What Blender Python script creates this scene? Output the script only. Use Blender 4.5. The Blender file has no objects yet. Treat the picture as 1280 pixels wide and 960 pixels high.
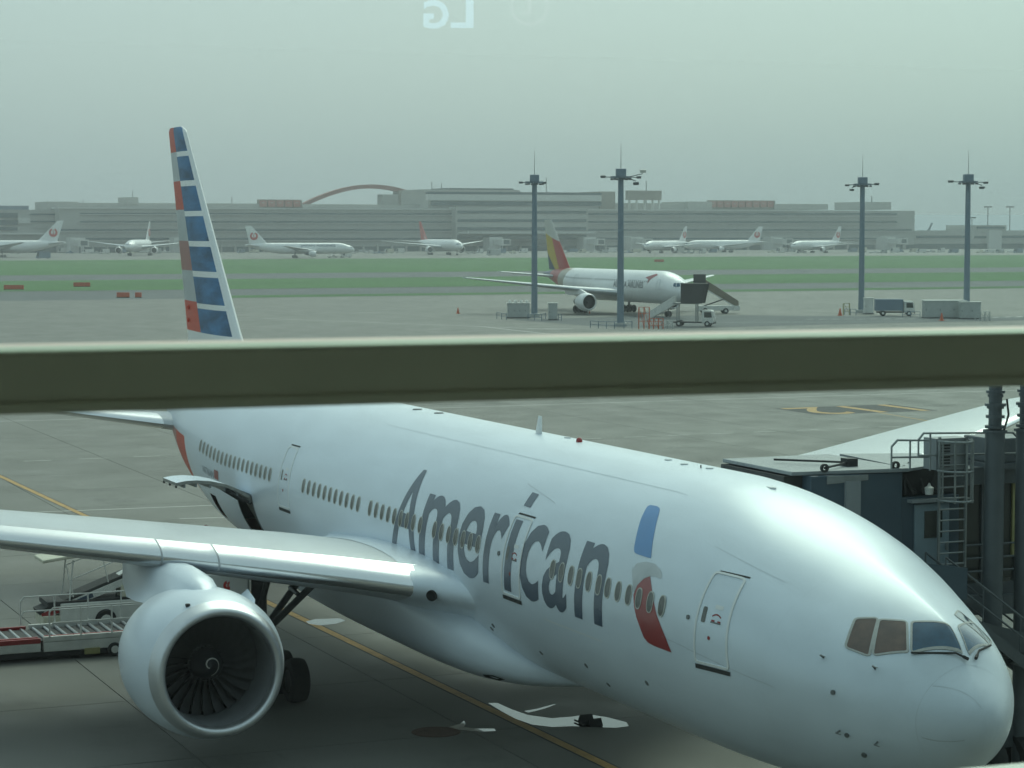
import bpy, bmesh, math, random
from mathutils import Vector, Matrix

random.seed(7)
S = bpy.context.scene
COL = S.collection
R_ = math.radians
PI = math.pi

# ------------------------------------------------------------------ camera
# world frame = frame of the big airliner: X aft along its axis, Y to its right wing, Z up, ground z=0
F_PX = 2840.0
CAM = Vector((-34.79, 25.38, 14.197))
YAW, PITCH = R_(-23.152), R_(-3.902)
FW = Vector((math.cos(PITCH)*math.cos(YAW), math.cos(PITCH)*math.sin(YAW), math.sin(PITCH)))
RT = FW.cross(Vector((0, 0, 1))).normalized()
UP = RT.cross(FW)
cd = bpy.data.cameras.new('camera')
cam = bpy.data.objects.new('camera', cd)
COL.objects.link(cam)
cam.matrix_world = Matrix(((RT.x, UP.x, -FW.x, CAM.x), (RT.y, UP.y, -FW.y, CAM.y), (RT.z, UP.z, -FW.z, CAM.z), (0, 0, 0, 1)))
cd.sensor_width = 36.0
cd.lens = 36.0*F_PX/1280.0
cd.clip_start = 0.05
cd.clip_end = 6000
cd.dof.use_dof = True
cd.dof.focus_distance = 75
cd.dof.aperture_fstop = 14
S.camera = cam

# ------------------------------------------------------------------ sky, sun, exposure
SUN_EL, SUN_AZ = R_(47), R_(-40)          # direction towards the sun (azimuth from +X to +Y)
w = bpy.data.worlds.new('World')
S.world = w
w.use_nodes = True
nt = w.node_tree
sky = nt.nodes.new('ShaderNodeTexSky')
sky.sky_type = 'NISHITA'
sky.sun_disc = False
sky.sun_elevation = SUN_EL
sky.sun_rotation = PI/2 - SUN_AZ
sky.dust_density = 6.0
sky.air_density = 1.0
sky.ozone_density = 1.0
hs = nt.nodes.new('ShaderNodeHueSaturation')
hs.inputs['Saturation'].default_value = 0.8
nt.links.new(sky.outputs[0], hs.inputs['Color'])
mx = nt.nodes.new('ShaderNodeMix')
mx.data_type = 'RGBA'
mx.inputs['Factor'].default_value = 0.62
mx.inputs['B'].default_value = (5.7, 6.25, 6.75, 1)      # even overcast layer
nt.links.new(hs.outputs[0], mx.inputs['A'])
bg = nt.nodes['Background']
bg.inputs['Strength'].default_value = 0.10
nt.links.new(mx.outputs['Result'], bg.inputs['Color'])
sd = bpy.data.lights.new('sun', 'SUN')
sd.energy = 1.15
sd.angle = R_(38)
sd.color = (1.0, 0.94, 0.84)
sun = bpy.data.objects.new('sun', sd)
COL.objects.link(sun)
sdir = Vector((math.cos(SUN_EL)*math.cos(SUN_AZ), math.cos(SUN_EL)*math.sin(SUN_AZ), math.sin(SUN_EL)))
sun.rotation_euler = sdir.to_track_quat('Z', 'Y').to_euler()
sun.location = (0, 0, 60)
S.view_settings.view_transform = 'Standard'
S.view_settings.look = 'None'
S.view_settings.gamma = 1
S.view_settings.exposure = 0.30
S.render.engine = 'CYCLES'
S.cycles.use_denoising = True
S.cycles.max_bounces = 8
S.cycles.diffuse_bounces = 5
S.cycles.glossy_bounces = 3
S.cycles.transmission_bounces = 4
S.cycles.volume_bounces = 0
S.cycles.transparent_max_bounces = 12
S.cycles.caustics_reflective = False
S.cycles.caustics_refractive = False
S.cycles.sample_clamp_indirect = 6


def ray(u, v):
    return FW + RT*((u-640)/F_PX) + UP*((480-v)/F_PX)


def at_x(u, v, X):
    d = ray(u, v)
    return CAM + d*((X-CAM.x)/d.x)


def gp(u, v, z=0.0):
    d = ray(u, v)
    return CAM + d*((z-CAM.z)/d.z)


# ------------------------------------------------------------------ materials
MATS = {}


def mat(name, col, rough=0.5, metal=0.0, var=0.0, vscale=1.0, bump=0.0, bscale=20.0, coat=0.0, detail=4.0, rvar=0.0, stretch=None, objrand=0.0):
    if name in MATS:
        return MATS[name]
    m = bpy.data.materials.new(name)
    MATS[name] = m
    m.use_nodes = True
    n, l = m.node_tree.nodes, m.node_tree.links
    b = n['Principled BSDF']
    b.inputs['Base Color'].default_value = (*col, 1)
    b.inputs['Roughness'].default_value = rough
    b.inputs['Metallic'].default_value = metal
    if coat:
        b.inputs['Coat Weight'].default_value = coat
        b.inputs['Coat Roughness'].default_value = 0.28 if coat < 0.95 else 0.05
    vec = None
    if var or bump or rvar or objrand:
        tc = n.new('ShaderNodeTexCoord')
        vec = tc.outputs['Object']
        if stretch:
            mp = n.new('ShaderNodeMapping')
            mp.inputs['Scale'].default_value = stretch
            l.new(vec, mp.inputs['Vector'])
            vec = mp.outputs['Vector']
    val = None
    if var or rvar:
        t = n.new('ShaderNodeTexNoise')
        t.inputs['Scale'].default_value = vscale
        t.inputs['Detail'].default_value = detail
        t.inputs['Roughness'].default_value = 0.62
        l.new(vec, t.inputs['Vector'])
        if var:
            mr = n.new('ShaderNodeMapRange')
            mr.inputs['From Min'].default_value = 0.25
            mr.inputs['From Max'].default_value = 0.75
            mr.inputs['To Min'].default_value = 1-var
            mr.inputs['To Max'].default_value = 1+var
            l.new(t.outputs['Fac'], mr.inputs['Value'])
            val = mr.outputs['Result']
        if rvar:
            mr2 = n.new('ShaderNodeMapRange')
            mr2.inputs['From Min'].default_value = 0.3
            mr2.inputs['From Max'].default_value = 0.7
            mr2.inputs['To Min'].default_value = max(rough-rvar, 0.02)
            mr2.inputs['To Max'].default_value = min(rough+rvar, 1)
            l.new(t.outputs['Fac'], mr2.inputs['Value'])
            l.new(mr2.outputs['Result'], b.inputs['Roughness'])
    if objrand:
        oi = n.new('ShaderNodeObjectInfo')
        mr = n.new('ShaderNodeMapRange')
        mr.inputs['To Min'].default_value = 1-objrand
        mr.inputs['To Max'].default_value = 1+objrand
        l.new(oi.outputs['Random'], mr.inputs['Value'])
        if val is None:
            val = mr.outputs['Result']
        else:
            mm = n.new('ShaderNodeMath')
            mm.operation = 'MULTIPLY'
            l.new(val, mm.inputs[0])
            l.new(mr.outputs['Result'], mm.inputs[1])
            val = mm.outputs[0]
    if val is not None:
        vm = n.new('ShaderNodeVectorMath')
        vm.operation = 'SCALE'
        vm.inputs[0].default_value = col
        l.new(val, vm.inputs['Scale'])
        l.new(vm.outputs[0], b.inputs['Base Color'])
    if bump:
        t2 = n.new('ShaderNodeTexNoise')
        t2.inputs['Scale'].default_value = bscale
        t2.inputs['Detail'].default_value = 3
        l.new(vec, t2.inputs['Vector'])
        bp = n.new('ShaderNodeBump')
        bp.inputs['Strength'].default_value = bump
        bp.inputs['Distance'].default_value = 0.02
        l.new(t2.outputs['Fac'], bp.inputs['Height'])
        l.new(bp.outputs['Normal'], b.inputs['Normal'])
    return m


def paint_material(name, col, rough, coat, metal=0.0, seams=True):
    """aircraft paint: faint panel seams, faint streaks of grime, very slightly wavy skin"""
    m = mat(name, col, rough, metal, coat=coat)
    n, l = m.node_tree.nodes, m.node_tree.links
    b = n['Principled BSDF']
    tc = n.new('ShaderNodeTexCoord')
    mp = n.new('ShaderNodeMapping')
    mp.inputs['Scale'].default_value = (0.35, 1.3, 1.3)
    l.new(tc.outputs['Object'], mp.inputs['Vector'])
    t = n.new('ShaderNodeTexNoise')
    t.inputs['Scale'].default_value = 1.1
    t.inputs['Detail'].default_value = 6
    l.new(mp.outputs[0], t.inputs['Vector'])
    mr = n.new('ShaderNodeMapRange')
    mr.inputs['From Min'].default_value = 0.3
    mr.inputs['From Max'].default_value = 0.7
    mr.inputs['To Min'].default_value = 0.93
    mr.inputs['To Max'].default_value = 1.04
    l.new(t.outputs['Fac'], mr.inputs['Value'])
    val = mr.outputs[0]
    if seams:
        sp = n.new('ShaderNodeSeparateXYZ')
        l.new(tc.outputs['Object'], sp.inputs[0])
        md = n.new('ShaderNodeMath')
        md.operation = 'PINGPONG'
        md.inputs[1].default_value = 2.66
        l.new(sp.outputs['X'], md.inputs[0])
        lt = n.new('ShaderNodeMath')
        lt.operation = 'LESS_THAN'
        lt.inputs[1].default_value = 0.012
        l.new(md.outputs[0], lt.inputs[0])
        ma = n.new('ShaderNodeMath')
        ma.operation = 'MULTIPLY_ADD'
        ma.inputs[1].default_value = -0.06
        ma.inputs[2].default_value = 1.0
        l.new(lt.outputs[0], ma.inputs[0])
        mm = n.new('ShaderNodeMath')
        mm.operation = 'MULTIPLY'
        l.new(val, mm.inputs[0])
        l.new(ma.outputs[0], mm.inputs[1])
        val = mm.outputs[0]
    vm = n.new('ShaderNodeVectorMath')
    vm.operation = 'SCALE'
    vm.inputs[0].default_value = col
    l.new(val, vm.inputs['Scale'])
    l.new(vm.outputs[0], b.inputs['Base Color'])
    t2 = n.new('ShaderNodeTexNoise')
    t2.inputs['Scale'].default_value = 0.9
    t2.inputs['Detail'].default_value = 1
    l.new(tc.outputs['Object'], t2.inputs['Vector'])
    bp = n.new('ShaderNodeBump')
    bp.inputs['Strength'].default_value = 0.10
    bp.inputs['Distance'].default_value = 0.05
    l.new(t2.outputs['Fac'], bp.inputs['Height'])
    l.new(bp.outputs['Normal'], b.inputs['Normal'])
    return m


def concrete_material(name, col, objrand, joints):
    m = mat(name, col, 0.75)
    n, l = m.node_tree.nodes, m.node_tree.links
    b = n['Principled BSDF']
    b.inputs['Specular IOR Level'].default_value = 0.35
    ge = n.new('ShaderNodeNewGeometry')
    pos = ge.outputs['Position']
    def noise(scale, detail, lo, hi, a, c, st=None):
        v = pos
        if st:
            mp = n.new('ShaderNodeMapping')
            mp.inputs['Scale'].default_value = st
            l.new(pos, mp.inputs[0])
            v = mp.outputs[0]
        t = n.new('ShaderNodeTexNoise')
        t.inputs['Scale'].default_value = scale
        t.inputs['Detail'].default_value = detail
        t.inputs['Roughness'].default_value = 0.65
        l.new(v, t.inputs['Vector'])
        mr = n.new('ShaderNodeMapRange')
        mr.inputs['From Min'].default_value = lo
        mr.inputs['From Max'].default_value = hi
        mr.inputs['To Min'].default_value = a
        mr.inputs['To Max'].default_value = c
        l.new(t.outputs['Fac'], mr.inputs['Value'])
        return mr.outputs[0], t.outputs['Fac']
    vals = [noise(0.05, 5, 0.3, 0.7, 0.88, 1.10)[0], noise(0.6, 8, 0.3, 0.7, 0.90, 1.08)[0], noise(0.25, 6, 0.56, 0.72, 1.0, 0.72)[0], noise(1.6, 4, 0.66, 0.74, 1.0, 0.7, (0.15, 1.6, 1))[0]]
    if objrand:
        oi = n.new('ShaderNodeObjectInfo')
        mr = n.new('ShaderNodeMapRange')
        mr.inputs['To Min'].default_value = 1-objrand
        mr.inputs['To Max'].default_value = 1+objrand
        l.new(oi.outputs['Random'], mr.inputs['Value'])
        vals.append(mr.outputs[0])
    if joints:
        sp = n.new('ShaderNodeSeparateXYZ')
        l.new(pos, sp.inputs[0])
        for ax, off in (('X', 0.0), ('Y', -1.45)):
            ad = n.new('ShaderNodeMath')
            ad.operation = 'ADD'
            ad.inputs[1].default_value = off
            l.new(sp.outputs[ax], ad.inputs[0])
            md = n.new('ShaderNodeMath')
            md.operation = 'PINGPONG'
            md.inputs[1].default_value = 4.0
            l.new(ad.outputs[0], md.inputs[0])
            lt = n.new('ShaderNodeMath')
            lt.operation = 'GREATER_THAN'
            lt.inputs[1].default_value = 0.03
            l.new(md.outputs[0], lt.inputs[0])
            mr = n.new('ShaderNodeMapRange')
            mr.inputs['To Min'].default_value = 0.55
            l.new(lt.outputs[0], mr.inputs['Value'])
            vals.append(mr.outputs[0])
    v = vals[0]
    for x in vals[1:]:
        mm = n.new('ShaderNodeMath')
        mm.operation = 'MULTIPLY'
        l.new(v, mm.inputs[0])
        l.new(x, mm.inputs[1])
        v = mm.outputs[0]
    vm = n.new('ShaderNodeVectorMath')
    vm.operation = 'SCALE'
    vm.inputs[0].default_value = col
    l.new(v, vm.inputs['Scale'])
    l.new(vm.outputs[0], b.inputs['Base Color'])
    r, f = noise(0.3, 5, 0.3, 0.7, 0.55, 0.85)
    l.new(r, b.inputs['Roughness'])
    t2 = n.new('ShaderNodeTexNoise')
    t2.inputs['Scale'].default_value = 12
    t2.inputs['Detail'].default_value = 6
    l.new(pos, t2.inputs['Vector'])
    bp = n.new('ShaderNodeBump')
    bp.inputs['Strength'].default_value = 0.25
    bp.inputs['Distance'].default_value = 0.01
    l.new(t2.outputs['Fac'], bp.inputs['Height'])
    l.new(bp.outputs['Normal'], b.inputs['Normal'])
    return m


M = {}
M['silver'] = paint_material('silver mica paint', (0.69, 0.765, 0.84), 0.36, 0.55, 0.03)
M['white_ac'] = paint_material('white aircraft paint', (0.84, 0.84, 0.83), 0.3, 0.5, seams=False)
M['wing_grey'] = paint_material('grey wing paint', (0.52, 0.55, 0.57), 0.36, 0.4, seams=False)
M['bare'] = mat('bare aluminium', (0.80, 0.81, 0.82), 0.24, 1.0, var=0.03, vscale=0.6, stretch=(.3, .3, 1), detail=1)
M['lipmetal'] = mat('inlet lip aluminium', (0.62, 0.64, 0.66), 0.38, 0.85, var=0.06, vscale=3, rvar=0.06)
M['duct'] = mat('inlet liner', (0.20, 0.21, 0.22), 0.5, var=0.1, vscale=3)
M['fan'] = mat('fan titanium', (0.20, 0.205, 0.21), 0.40, 0.6, var=0.15, vscale=4)
M['spinner'] = mat('spinner dark', (0.03, 0.03, 0.035), 0.4, var=0.2, vscale=5)
M['navy'] = mat('navy lettering', (0.045, 0.075, 0.12), 0.35, coat=0.5, var=0.06, vscale=1.5)
M['flag_red'] = mat('livery red', (0.30, 0.022, 0.022), 0.35, coat=0.5, var=0.08, vscale=2)
M['flag_orange'] = mat('livery orange red', (0.60, 0.075, 0.035), 0.5, coat=0.1, var=0.12, vscale=1.5, stretch=(1, 1, 3))
M['flag_blue'] = mat('livery blue', (0.04, 0.145, 0.30), 0.5, coat=0.1, var=0.55, vscale=0.9, stretch=(0.6, 1, 2.4), detail=2)
M['flag_grey'] = mat('livery grey', (0.42, 0.45, 0.47), 0.4, coat=0.4, var=0.16, vscale=1.2, stretch=(0.7, 1, 3))
M['sym_blue'] = mat('symbol blue', (0.06, 0.22, 0.50), 0.35, coat=0.5, var=0.08, vscale=2)
M['sym_grey'] = mat('symbol grey', (0.50, 0.53, 0.55), 0.35, coat=0.4, var=0.25, vscale=1.6)
M['white_trim'] = mat('white trim', (0.80, 0.81, 0.80), 0.4, var=0.04, vscale=6)
M['winframe'] = mat('window frame grey', (0.52, 0.52, 0.48), 0.4, 0.2, var=0.06, vscale=8)
M['cabin_glass'] = mat('cabin window glass', (0.07, 0.07, 0.06), 0.12, var=0.5, vscale=1.3, coat=0.5)
M['cockpit_glass'] = mat('cockpit glass', (0.015, 0.07, 0.13), 0.06, coat=1.0, var=0.4, vscale=2)  # blue base colour paints in the sky's reflection
M['cockpit_blind'] = mat('cockpit glass brown', (0.10, 0.055, 0.035), 0.10, coat=1.0, var=0.45, vscale=2.5)
M['cockpit_frame'] = mat('cockpit window frame', (0.42, 0.42, 0.40), 0.45, var=0.12, vscale=9)
M['rubber'] = mat('tyre rubber', (0.02, 0.02, 0.02), 0.85, var=0.25, vscale=6)
M['strut'] = mat('gear strut grey', (0.16, 0.17, 0.17), 0.5, 0.3, var=0.2, vscale=5)
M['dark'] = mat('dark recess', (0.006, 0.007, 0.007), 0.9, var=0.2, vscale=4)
M['liner'] = mat('hold liner', (0.30, 0.30, 0.27), 0.6, var=0.25, vscale=3)
M['red_trim'] = mat('red trim', (0.30, 0.025, 0.025), 0.45, var=0.1, vscale=5)
M['yellow_line'] = mat('yellow road paint', (0.42, 0.25, 0.07), 0.7, var=0.35, vscale=1.6, detail=8)
M['white_line'] = mat('white road paint', (0.52, 0.52, 0.48), 0.7, var=0.3, vscale=1.2, detail=8)
M['black_patch'] = mat('black road paint', (0.05, 0.05, 0.05), 0.8, var=0.3, vscale=1)
M['concrete'] = concrete_material('apron concrete slab', (0.172, 0.170, 0.150), 0.05, False)
M['concrete_far'] = concrete_material('apron concrete', (0.172, 0.170, 0.150), 0.0, True)
M['sealant'] = mat('joint sealant', (0.035, 0.035, 0.035), 0.9, var=0.2, vscale=2)
M['asphalt'] = mat('asphalt', (0.10, 0.11, 0.11), 0.85, var=0.18, vscale=0.05, detail=8)
M['grass'] = mat('mown grass', (0.05, 0.145, 0.03), 0.95, var=0.35, vscale=0.03, detail=8, stretch=(2.5, 0.4, 1))
M['soil'] = mat('far ground', (0.13, 0.14, 0.11), 0.95, var=0.2, vscale=0.01)
M['bridge_blue'] = mat('boarding bridge blue grey', (0.055, 0.085, 0.11), 0.5, var=0.12, vscale=1.2)  # dark tone includes the terminal's shadow on the bridge
M['bridge_grey'] = mat('boarding bridge light grey', (0.24, 0.26, 0.27), 0.5, var=0.12, vscale=1.5)
M['galv'] = mat('galvanised steel', (0.26, 0.28, 0.28), 0.45, 0.5, var=0.15, vscale=5)
M['column'] = mat('grey painted steel', (0.10, 0.115, 0.125), 0.5, 0.2, var=0.15, vscale=2)  # colour taken down to carry the terminal's shadow over the bridge
M['bridge_door'] = mat('bridge door blue', (0.20, 0.27, 0.31), 0.45, var=0.1, vscale=3)
M['dark_glass'] = mat('dark glass', (0.025, 0.03, 0.028), 0.08, coat=0.6, var=0.3, vscale=0.7)
M['yellow_panel'] = mat('yellow green panel', (0.34, 0.32, 0.14), 0.6, var=0.15, vscale=2)
M['gse_white'] = mat('white equipment paint', (0.66, 0.66, 0.62), 0.5, var=0.14, vscale=2.5)
M['gse_cream'] = mat('cream awning', (0.60, 0.58, 0.46), 0.65, var=0.12, vscale=2)
M['gse_dark'] = mat('dark chassis', (0.035, 0.035, 0.035), 0.7, var=0.3, vscale=3)
M['belt'] = mat('conveyor belt rubber', (0.05, 0.05, 0.048), 0.85, var=0.25, vscale=4)
M['roller'] = mat('steel roller', (0.42, 0.43, 0.43), 0.35, 0.8, var=0.15, vscale=6)
M['orange'] = mat('safety orange', (0.55, 0.10, 0.03), 0.6, var=0.12, vscale=3)
M['pole'] = mat('lamp pole blue grey', (0.17, 0.23, 0.28), 0.5, 0.2, var=0.08, vscale=0.6)
M['cabinet'] = mat('equipment cabinet grey', (0.42, 0.44, 0.42), 0.55, var=0.1, vscale=1.5)
M['truck_blue'] = mat('blue grey truck box', (0.14, 0.20, 0.26), 0.5, var=0.1, vscale=1)
M['rail_blue'] = mat('blue grey railing', (0.16, 0.22, 0.27), 0.5, var=0.1, vscale=2)
M['bar'] = mat('olive grey frame paint', (0.72, 0.68, 0.56), 0.5, var=0.08, vscale=3)
M['sill'] = mat('pale sill aluminium', (0.62, 0.63, 0.58), 0.35, 0.3, var=0.06, vscale=5)
M['b_wall'] = mat('far terminal wall', (0.40, 0.40, 0.37), 0.8, var=0.08, vscale=0.05)
M['b_wall2'] = mat('far terminal wall brown', (0.25, 0.22, 0.18), 0.8, var=0.1, vscale=0.08)
M['b_glass'] = mat('far terminal glass', (0.035, 0.06, 0.075), 0.25, var=0.35, vscale=0.12)
M['b_dark'] = mat('far terminal dark grey', (0.06, 0.075, 0.08), 0.8, var=0.3, vscale=0.15)  # dark tone shared by ground floors, masts and openings
M['b_light'] = mat('far terminal parapet', (0.58, 0.58, 0.55), 0.8, var=0.05, vscale=0.05)
M['arch_red'] = mat('arch red brown', (0.26, 0.09, 0.065), 0.7, var=0.08, vscale=0.05)
M['sign_red'] = mat('roof sign red', (0.38, 0.14, 0.11), 0.7, var=0.15, vscale=0.2)
M['int_wall'] = mat('hall wall', (0.80, 0.78, 0.74), 0.8, var=0.1, vscale=0.5)
M['int_floor'] = mat('hall carpet', (0.5, 0.48, 0.45), 0.9, var=0.1, vscale=3)
M['facade'] = mat('facade metal panel', (0.30, 0.32, 0.33), 0.4, 0.3, var=0.08, vscale=0.4)
M['asi_cream'] = mat('livery tan', (0.42, 0.38, 0.31), 0.4, coat=0.4, var=0.05, vscale=1)
M['asi_yellow'] = mat('livery yellow', (0.52, 0.36, 0.03), 0.4, coat=0.4, var=0.05, vscale=1)
M['asi_red'] = mat('livery crimson', (0.42, 0.05, 0.04), 0.4, coat=0.4, var=0.05, vscale=1)
M['asi_blue'] = mat('livery dark blue', (0.03, 0.04, 0.10), 0.4, coat=0.4, var=0.05, vscale=1)
M['asi_grey'] = mat('livery warm grey', (0.52, 0.51, 0.47), 0.4, coat=0.4, var=0.05, vscale=1)
M['text_grey'] = mat('lettering grey', (0.12, 0.12, 0.13), 0.5, var=0.05, vscale=1)
M['jal_red'] = mat('crane emblem red', (0.55, 0.05, 0.04), 0.4, var=0.05, vscale=1)
M['seam_text'] = mat('grey small lettering', (0.24, 0.27, 0.30), 0.5, var=0.05, vscale=2)
M['puddle'] = mat('puddle water', (0.05, 0.05, 0.045), 0.03, var=0.1, vscale=2)


# ------------------------------------------------------------------ mesh helpers
class MB:
    def __init__(self):
        self.v, self.f, self.m = [], [], []

    def add(self, vs, fs, mi=0):
        o = len(self.v)
        self.v += [tuple(a) for a in vs]
        for f in fs:
            self.f.append(tuple(i+o for i in f))
            self.m.append(mi)
        return self

    def box(self, x0, x1, y0, y1, z0, z1, mi=0):
        vs = [(x, y, z) for x in (x0, x1) for y in (y0, y1) for z in (z0, z1)]
        return self.add(vs, [(0, 1, 3, 2), (4, 6, 7, 5), (0, 4, 5, 1), (2, 3, 7, 6), (0, 2, 6, 4), (1, 5, 7, 3)], mi)

    def bar(self, p, q, wd, ht, mi=0, up=(0, 0, 1)):
        p, q = Vector(p), Vector(q)
        d = (q-p).normalized()
        u = Vector(up)
        if abs(d.dot(u)) > 0.98:
            u = Vector((1, 0, 0))
        s = d.cross(u).normalized()
        t = s.cross(d)
        vs = [a + s*sx*wd/2 + t*sz*ht/2 for a in (p, q) for sx in (-1, 1) for sz in (-1, 1)]
        return self.add(vs, [(0, 1, 3, 2), (4, 6, 7, 5), (0, 4, 5, 1), (2, 3, 7, 6), (0, 2, 6, 4), (1, 5, 7, 3)], mi)

    def tube(self, p, q, r, n=8, r1=None, mi=0, cap=True):
        p, q = Vector(p), Vector(q)
        r1 = r if r1 is None else r1
        d = (q-p).normalized()
        u = Vector((0, 0, 1)) if abs(d.z) < 0.95 else Vector((1, 0, 0))
        s = d.cross(u).normalized()
        t = s.cross(d)
        vs = []
        for a, rr in ((p, r), (q, r1)):
            for i in range(n):
                an = 2*PI*i/n
                vs.append(a + (s*math.cos(an) + t*math.sin(an))*rr)
        fs = [(i, (i+1) % n, n+(i+1) % n, n+i) for i in range(n)]
        if cap:
            fs += [tuple(range(n-1, -1, -1)), tuple(range(n, 2*n))]
        return self.add(vs, fs, mi)

    def path(self, pts, r, n=6, mi=0):
        for a, b in zip(pts[:-1], pts[1:]):
            self.tube(a, b, r, n, mi=mi)
        return self

    def loft(self, rings, closed=True, caps=True, mi=0):
        n = len(rings[0])
        vs = [p for r in rings for p in r]
        fs = []
        for k in range(len(rings)-1):
            for i in range(n if closed else n-1):
                j = (i+1) % n
                fs.append((k*n+i, k*n+j, (k+1)*n+j, (k+1)*n+i))
        if caps:
            fs.append(tuple(range(n-1, -1, -1)))
            fs.append(tuple(range((len(rings)-1)*n, len(rings)*n)))
        return self.add(vs, fs, mi)

    def lathe(self, prof, origin=(0, 0, 0), n=32, axis='x', mi=0, a0=0, a1=2*PI):
        """prof: list of (along, radius)"""
        o = Vector(origin)
        full = abs(a1-a0-2*PI) < 1e-6
        k = n if full else n+1
        rings = []
        for a, r in prof:
            ring = []
            for i in range(k):
                t = a0+(a1-a0)*i/n
                c, s = r*math.cos(t), r*math.sin(t)
                ring.append(o+(Vector((a, c, s)) if axis == 'x' else Vector((c, s, a)) if axis == 'z' else Vector((c, a, s))))
            rings.append(ring)
        return self.loft(rings, closed=full, caps=False, mi=mi)

    def poly(self, pts, thick=None, mi=0):
        n = len(pts)
        if thick is None:
            return self.add(pts, [tuple(range(n))], mi)
        t = Vector(thick)
        vs = [Vector(p) for p in pts]+[Vector(p)+t for p in pts]
        fs = [tuple(range(n-1, -1, -1)), tuple(range(n, 2*n))]+[(i, (i+1) % n, n+(i+1) % n, n+i) for i in range(n)]
        return self.add(vs, fs, mi)

    def mesh(self, name, mats, smooth=None):
        me = bpy.data.meshes.new(name)
        me.from_pydata(self.v, [], self.f)
        for m in (mats if isinstance(mats, (list, tuple)) else [mats]):
            me.materials.append(M[m] if isinstance(m, str) else m)
        if any(self.m):
            me.polygons.foreach_set('material_index', self.m)
        fix_normals(me)
        if smooth:
            me.polygons.foreach_set('use_smooth', [True]*len(me.polygons))
            me.set_sharp_from_angle(angle=R_(smooth))
        me.update()
        return me

    def build(self, name, mats, parent=None, smooth=None, loc=None, bevel=0):
        o = bpy.data.objects.new(name, self.mesh(name, mats, smooth))
        COL.objects.link(o)
        if parent:
            o.parent = parent
        if loc:
            o.location = loc
        if bevel:
            b = o.modifiers.new('bevel', 'BEVEL')
            b.width = bevel
            b.segments = 2
            b.limit_method = 'ANGLE'
        return o


def fix_normals(me):
    bm = bmesh.new()
    bm.from_mesh(me)
    bmesh.ops.recalc_face_normals(bm, faces=bm.faces)
    bm.to_mesh(me)
    bm.free()


def obj(name, me, parent=None, loc=None, rot=None):
    o = bpy.data.objects.new(name, me)
    COL.objects.link(o)
    if parent:
        o.parent = parent
    if loc is not None:
        o.location = loc
    if rot is not None:
        o.rotation_euler = rot
    return o


def tag(o, label, cat, group=None, kind=None):
    o['label'] = label
    o['category'] = cat
    if group:
        o['group'] = group
    if kind:
        o['kind'] = kind
    return o


def struct(o, label=None):
    o['kind'] = 'structure'
    if label:
        o['label'] = label
    return o


def thing(name, label, cat, loc=(0, 0, 0), rz=0, group=None):
    o = bpy.data.objects.new(name, None)
    o.empty_display_size = 0.5
    COL.objects.link(o)
    o.location = loc
    o.rotation_euler = (0, 0, rz)
    return tag(o, label, cat, group)


def copy_tree(o, parent=None):
    c = o.copy()
    COL.objects.link(c)
    c.parent = parent
    for ch in list(o.children):
        copy_tree(ch, c)
    return c


def pchip(xs, ys):
    n = len(xs)
    h = [xs[i+1]-xs[i] for i in range(n-1)]
    d = [(ys[i+1]-ys[i])/h[i] for i in range(n-1)]
    m = [0]*n
    m[0], m[-1] = d[0], d[-1]
    for i in range(1, n-1):
        if d[i-1]*d[i] > 0:
            w1, w2 = 2*h[i]+h[i-1], h[i]+2*h[i-1]
            m[i] = (w1+w2)/(w1/d[i-1]+w2/d[i])

    def f(x):
        if x <= xs[0]:
            return ys[0]
        if x >= xs[-1]:
            return ys[-1]
        i = 0
        while xs[i+1] < x:
            i += 1
        t = (x-xs[i])/h[i]
        return (1+2*t)*(1-t)**2*ys[i]+t*(1-t)**2*h[i]*m[i]+t*t*(3-2*t)*ys[i+1]+t*t*(t-1)*h[i]*m[i+1]
    return f


# ------------------------------------------------------------------ fuselage surface
NOSE = [(0, -.82, -.82, -.82, 0, 1), (.03, -.62, -1.02, -.82, .2, 1), (.1, -.45, -1.19, -.82, .38, 1), (.3, -.18, -1.44, -.80, .66, 1.1), (.6, .12, -1.72, -.77, .98, 1.2), (.85, .38, -1.90, -.74, 1.20, 1.3), (1.1, .68, -2.04, -.71, 1.40, 1.42), (1.4, .94, -2.18, -.66, 1.61, 1.5), (1.8, 1.14, -2.33, -.59, 1.84, 1.55), (2.2, 1.29, -2.45, -.52, 2.04, 1.55), (3.0, 1.56, -2.64, -.40, 2.37, 1.46), (4.0, 1.86, -2.80, -.27, 2.68, 1.27), (5.0, 2.17, -2.92, -.16, 2.90, 1.08), (6, 2.46, -3.0, -.08, 3.02, .98), (7, 2.71, -3.05, -.03, 3.08, .97), (8, 2.90, -3.08, -.01, 3.1, .98), (9, 3.03, -3.09, 0, 3.1, 1), (10.5, 3.1, -3.1, 0, 3.1, 1)]


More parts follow.
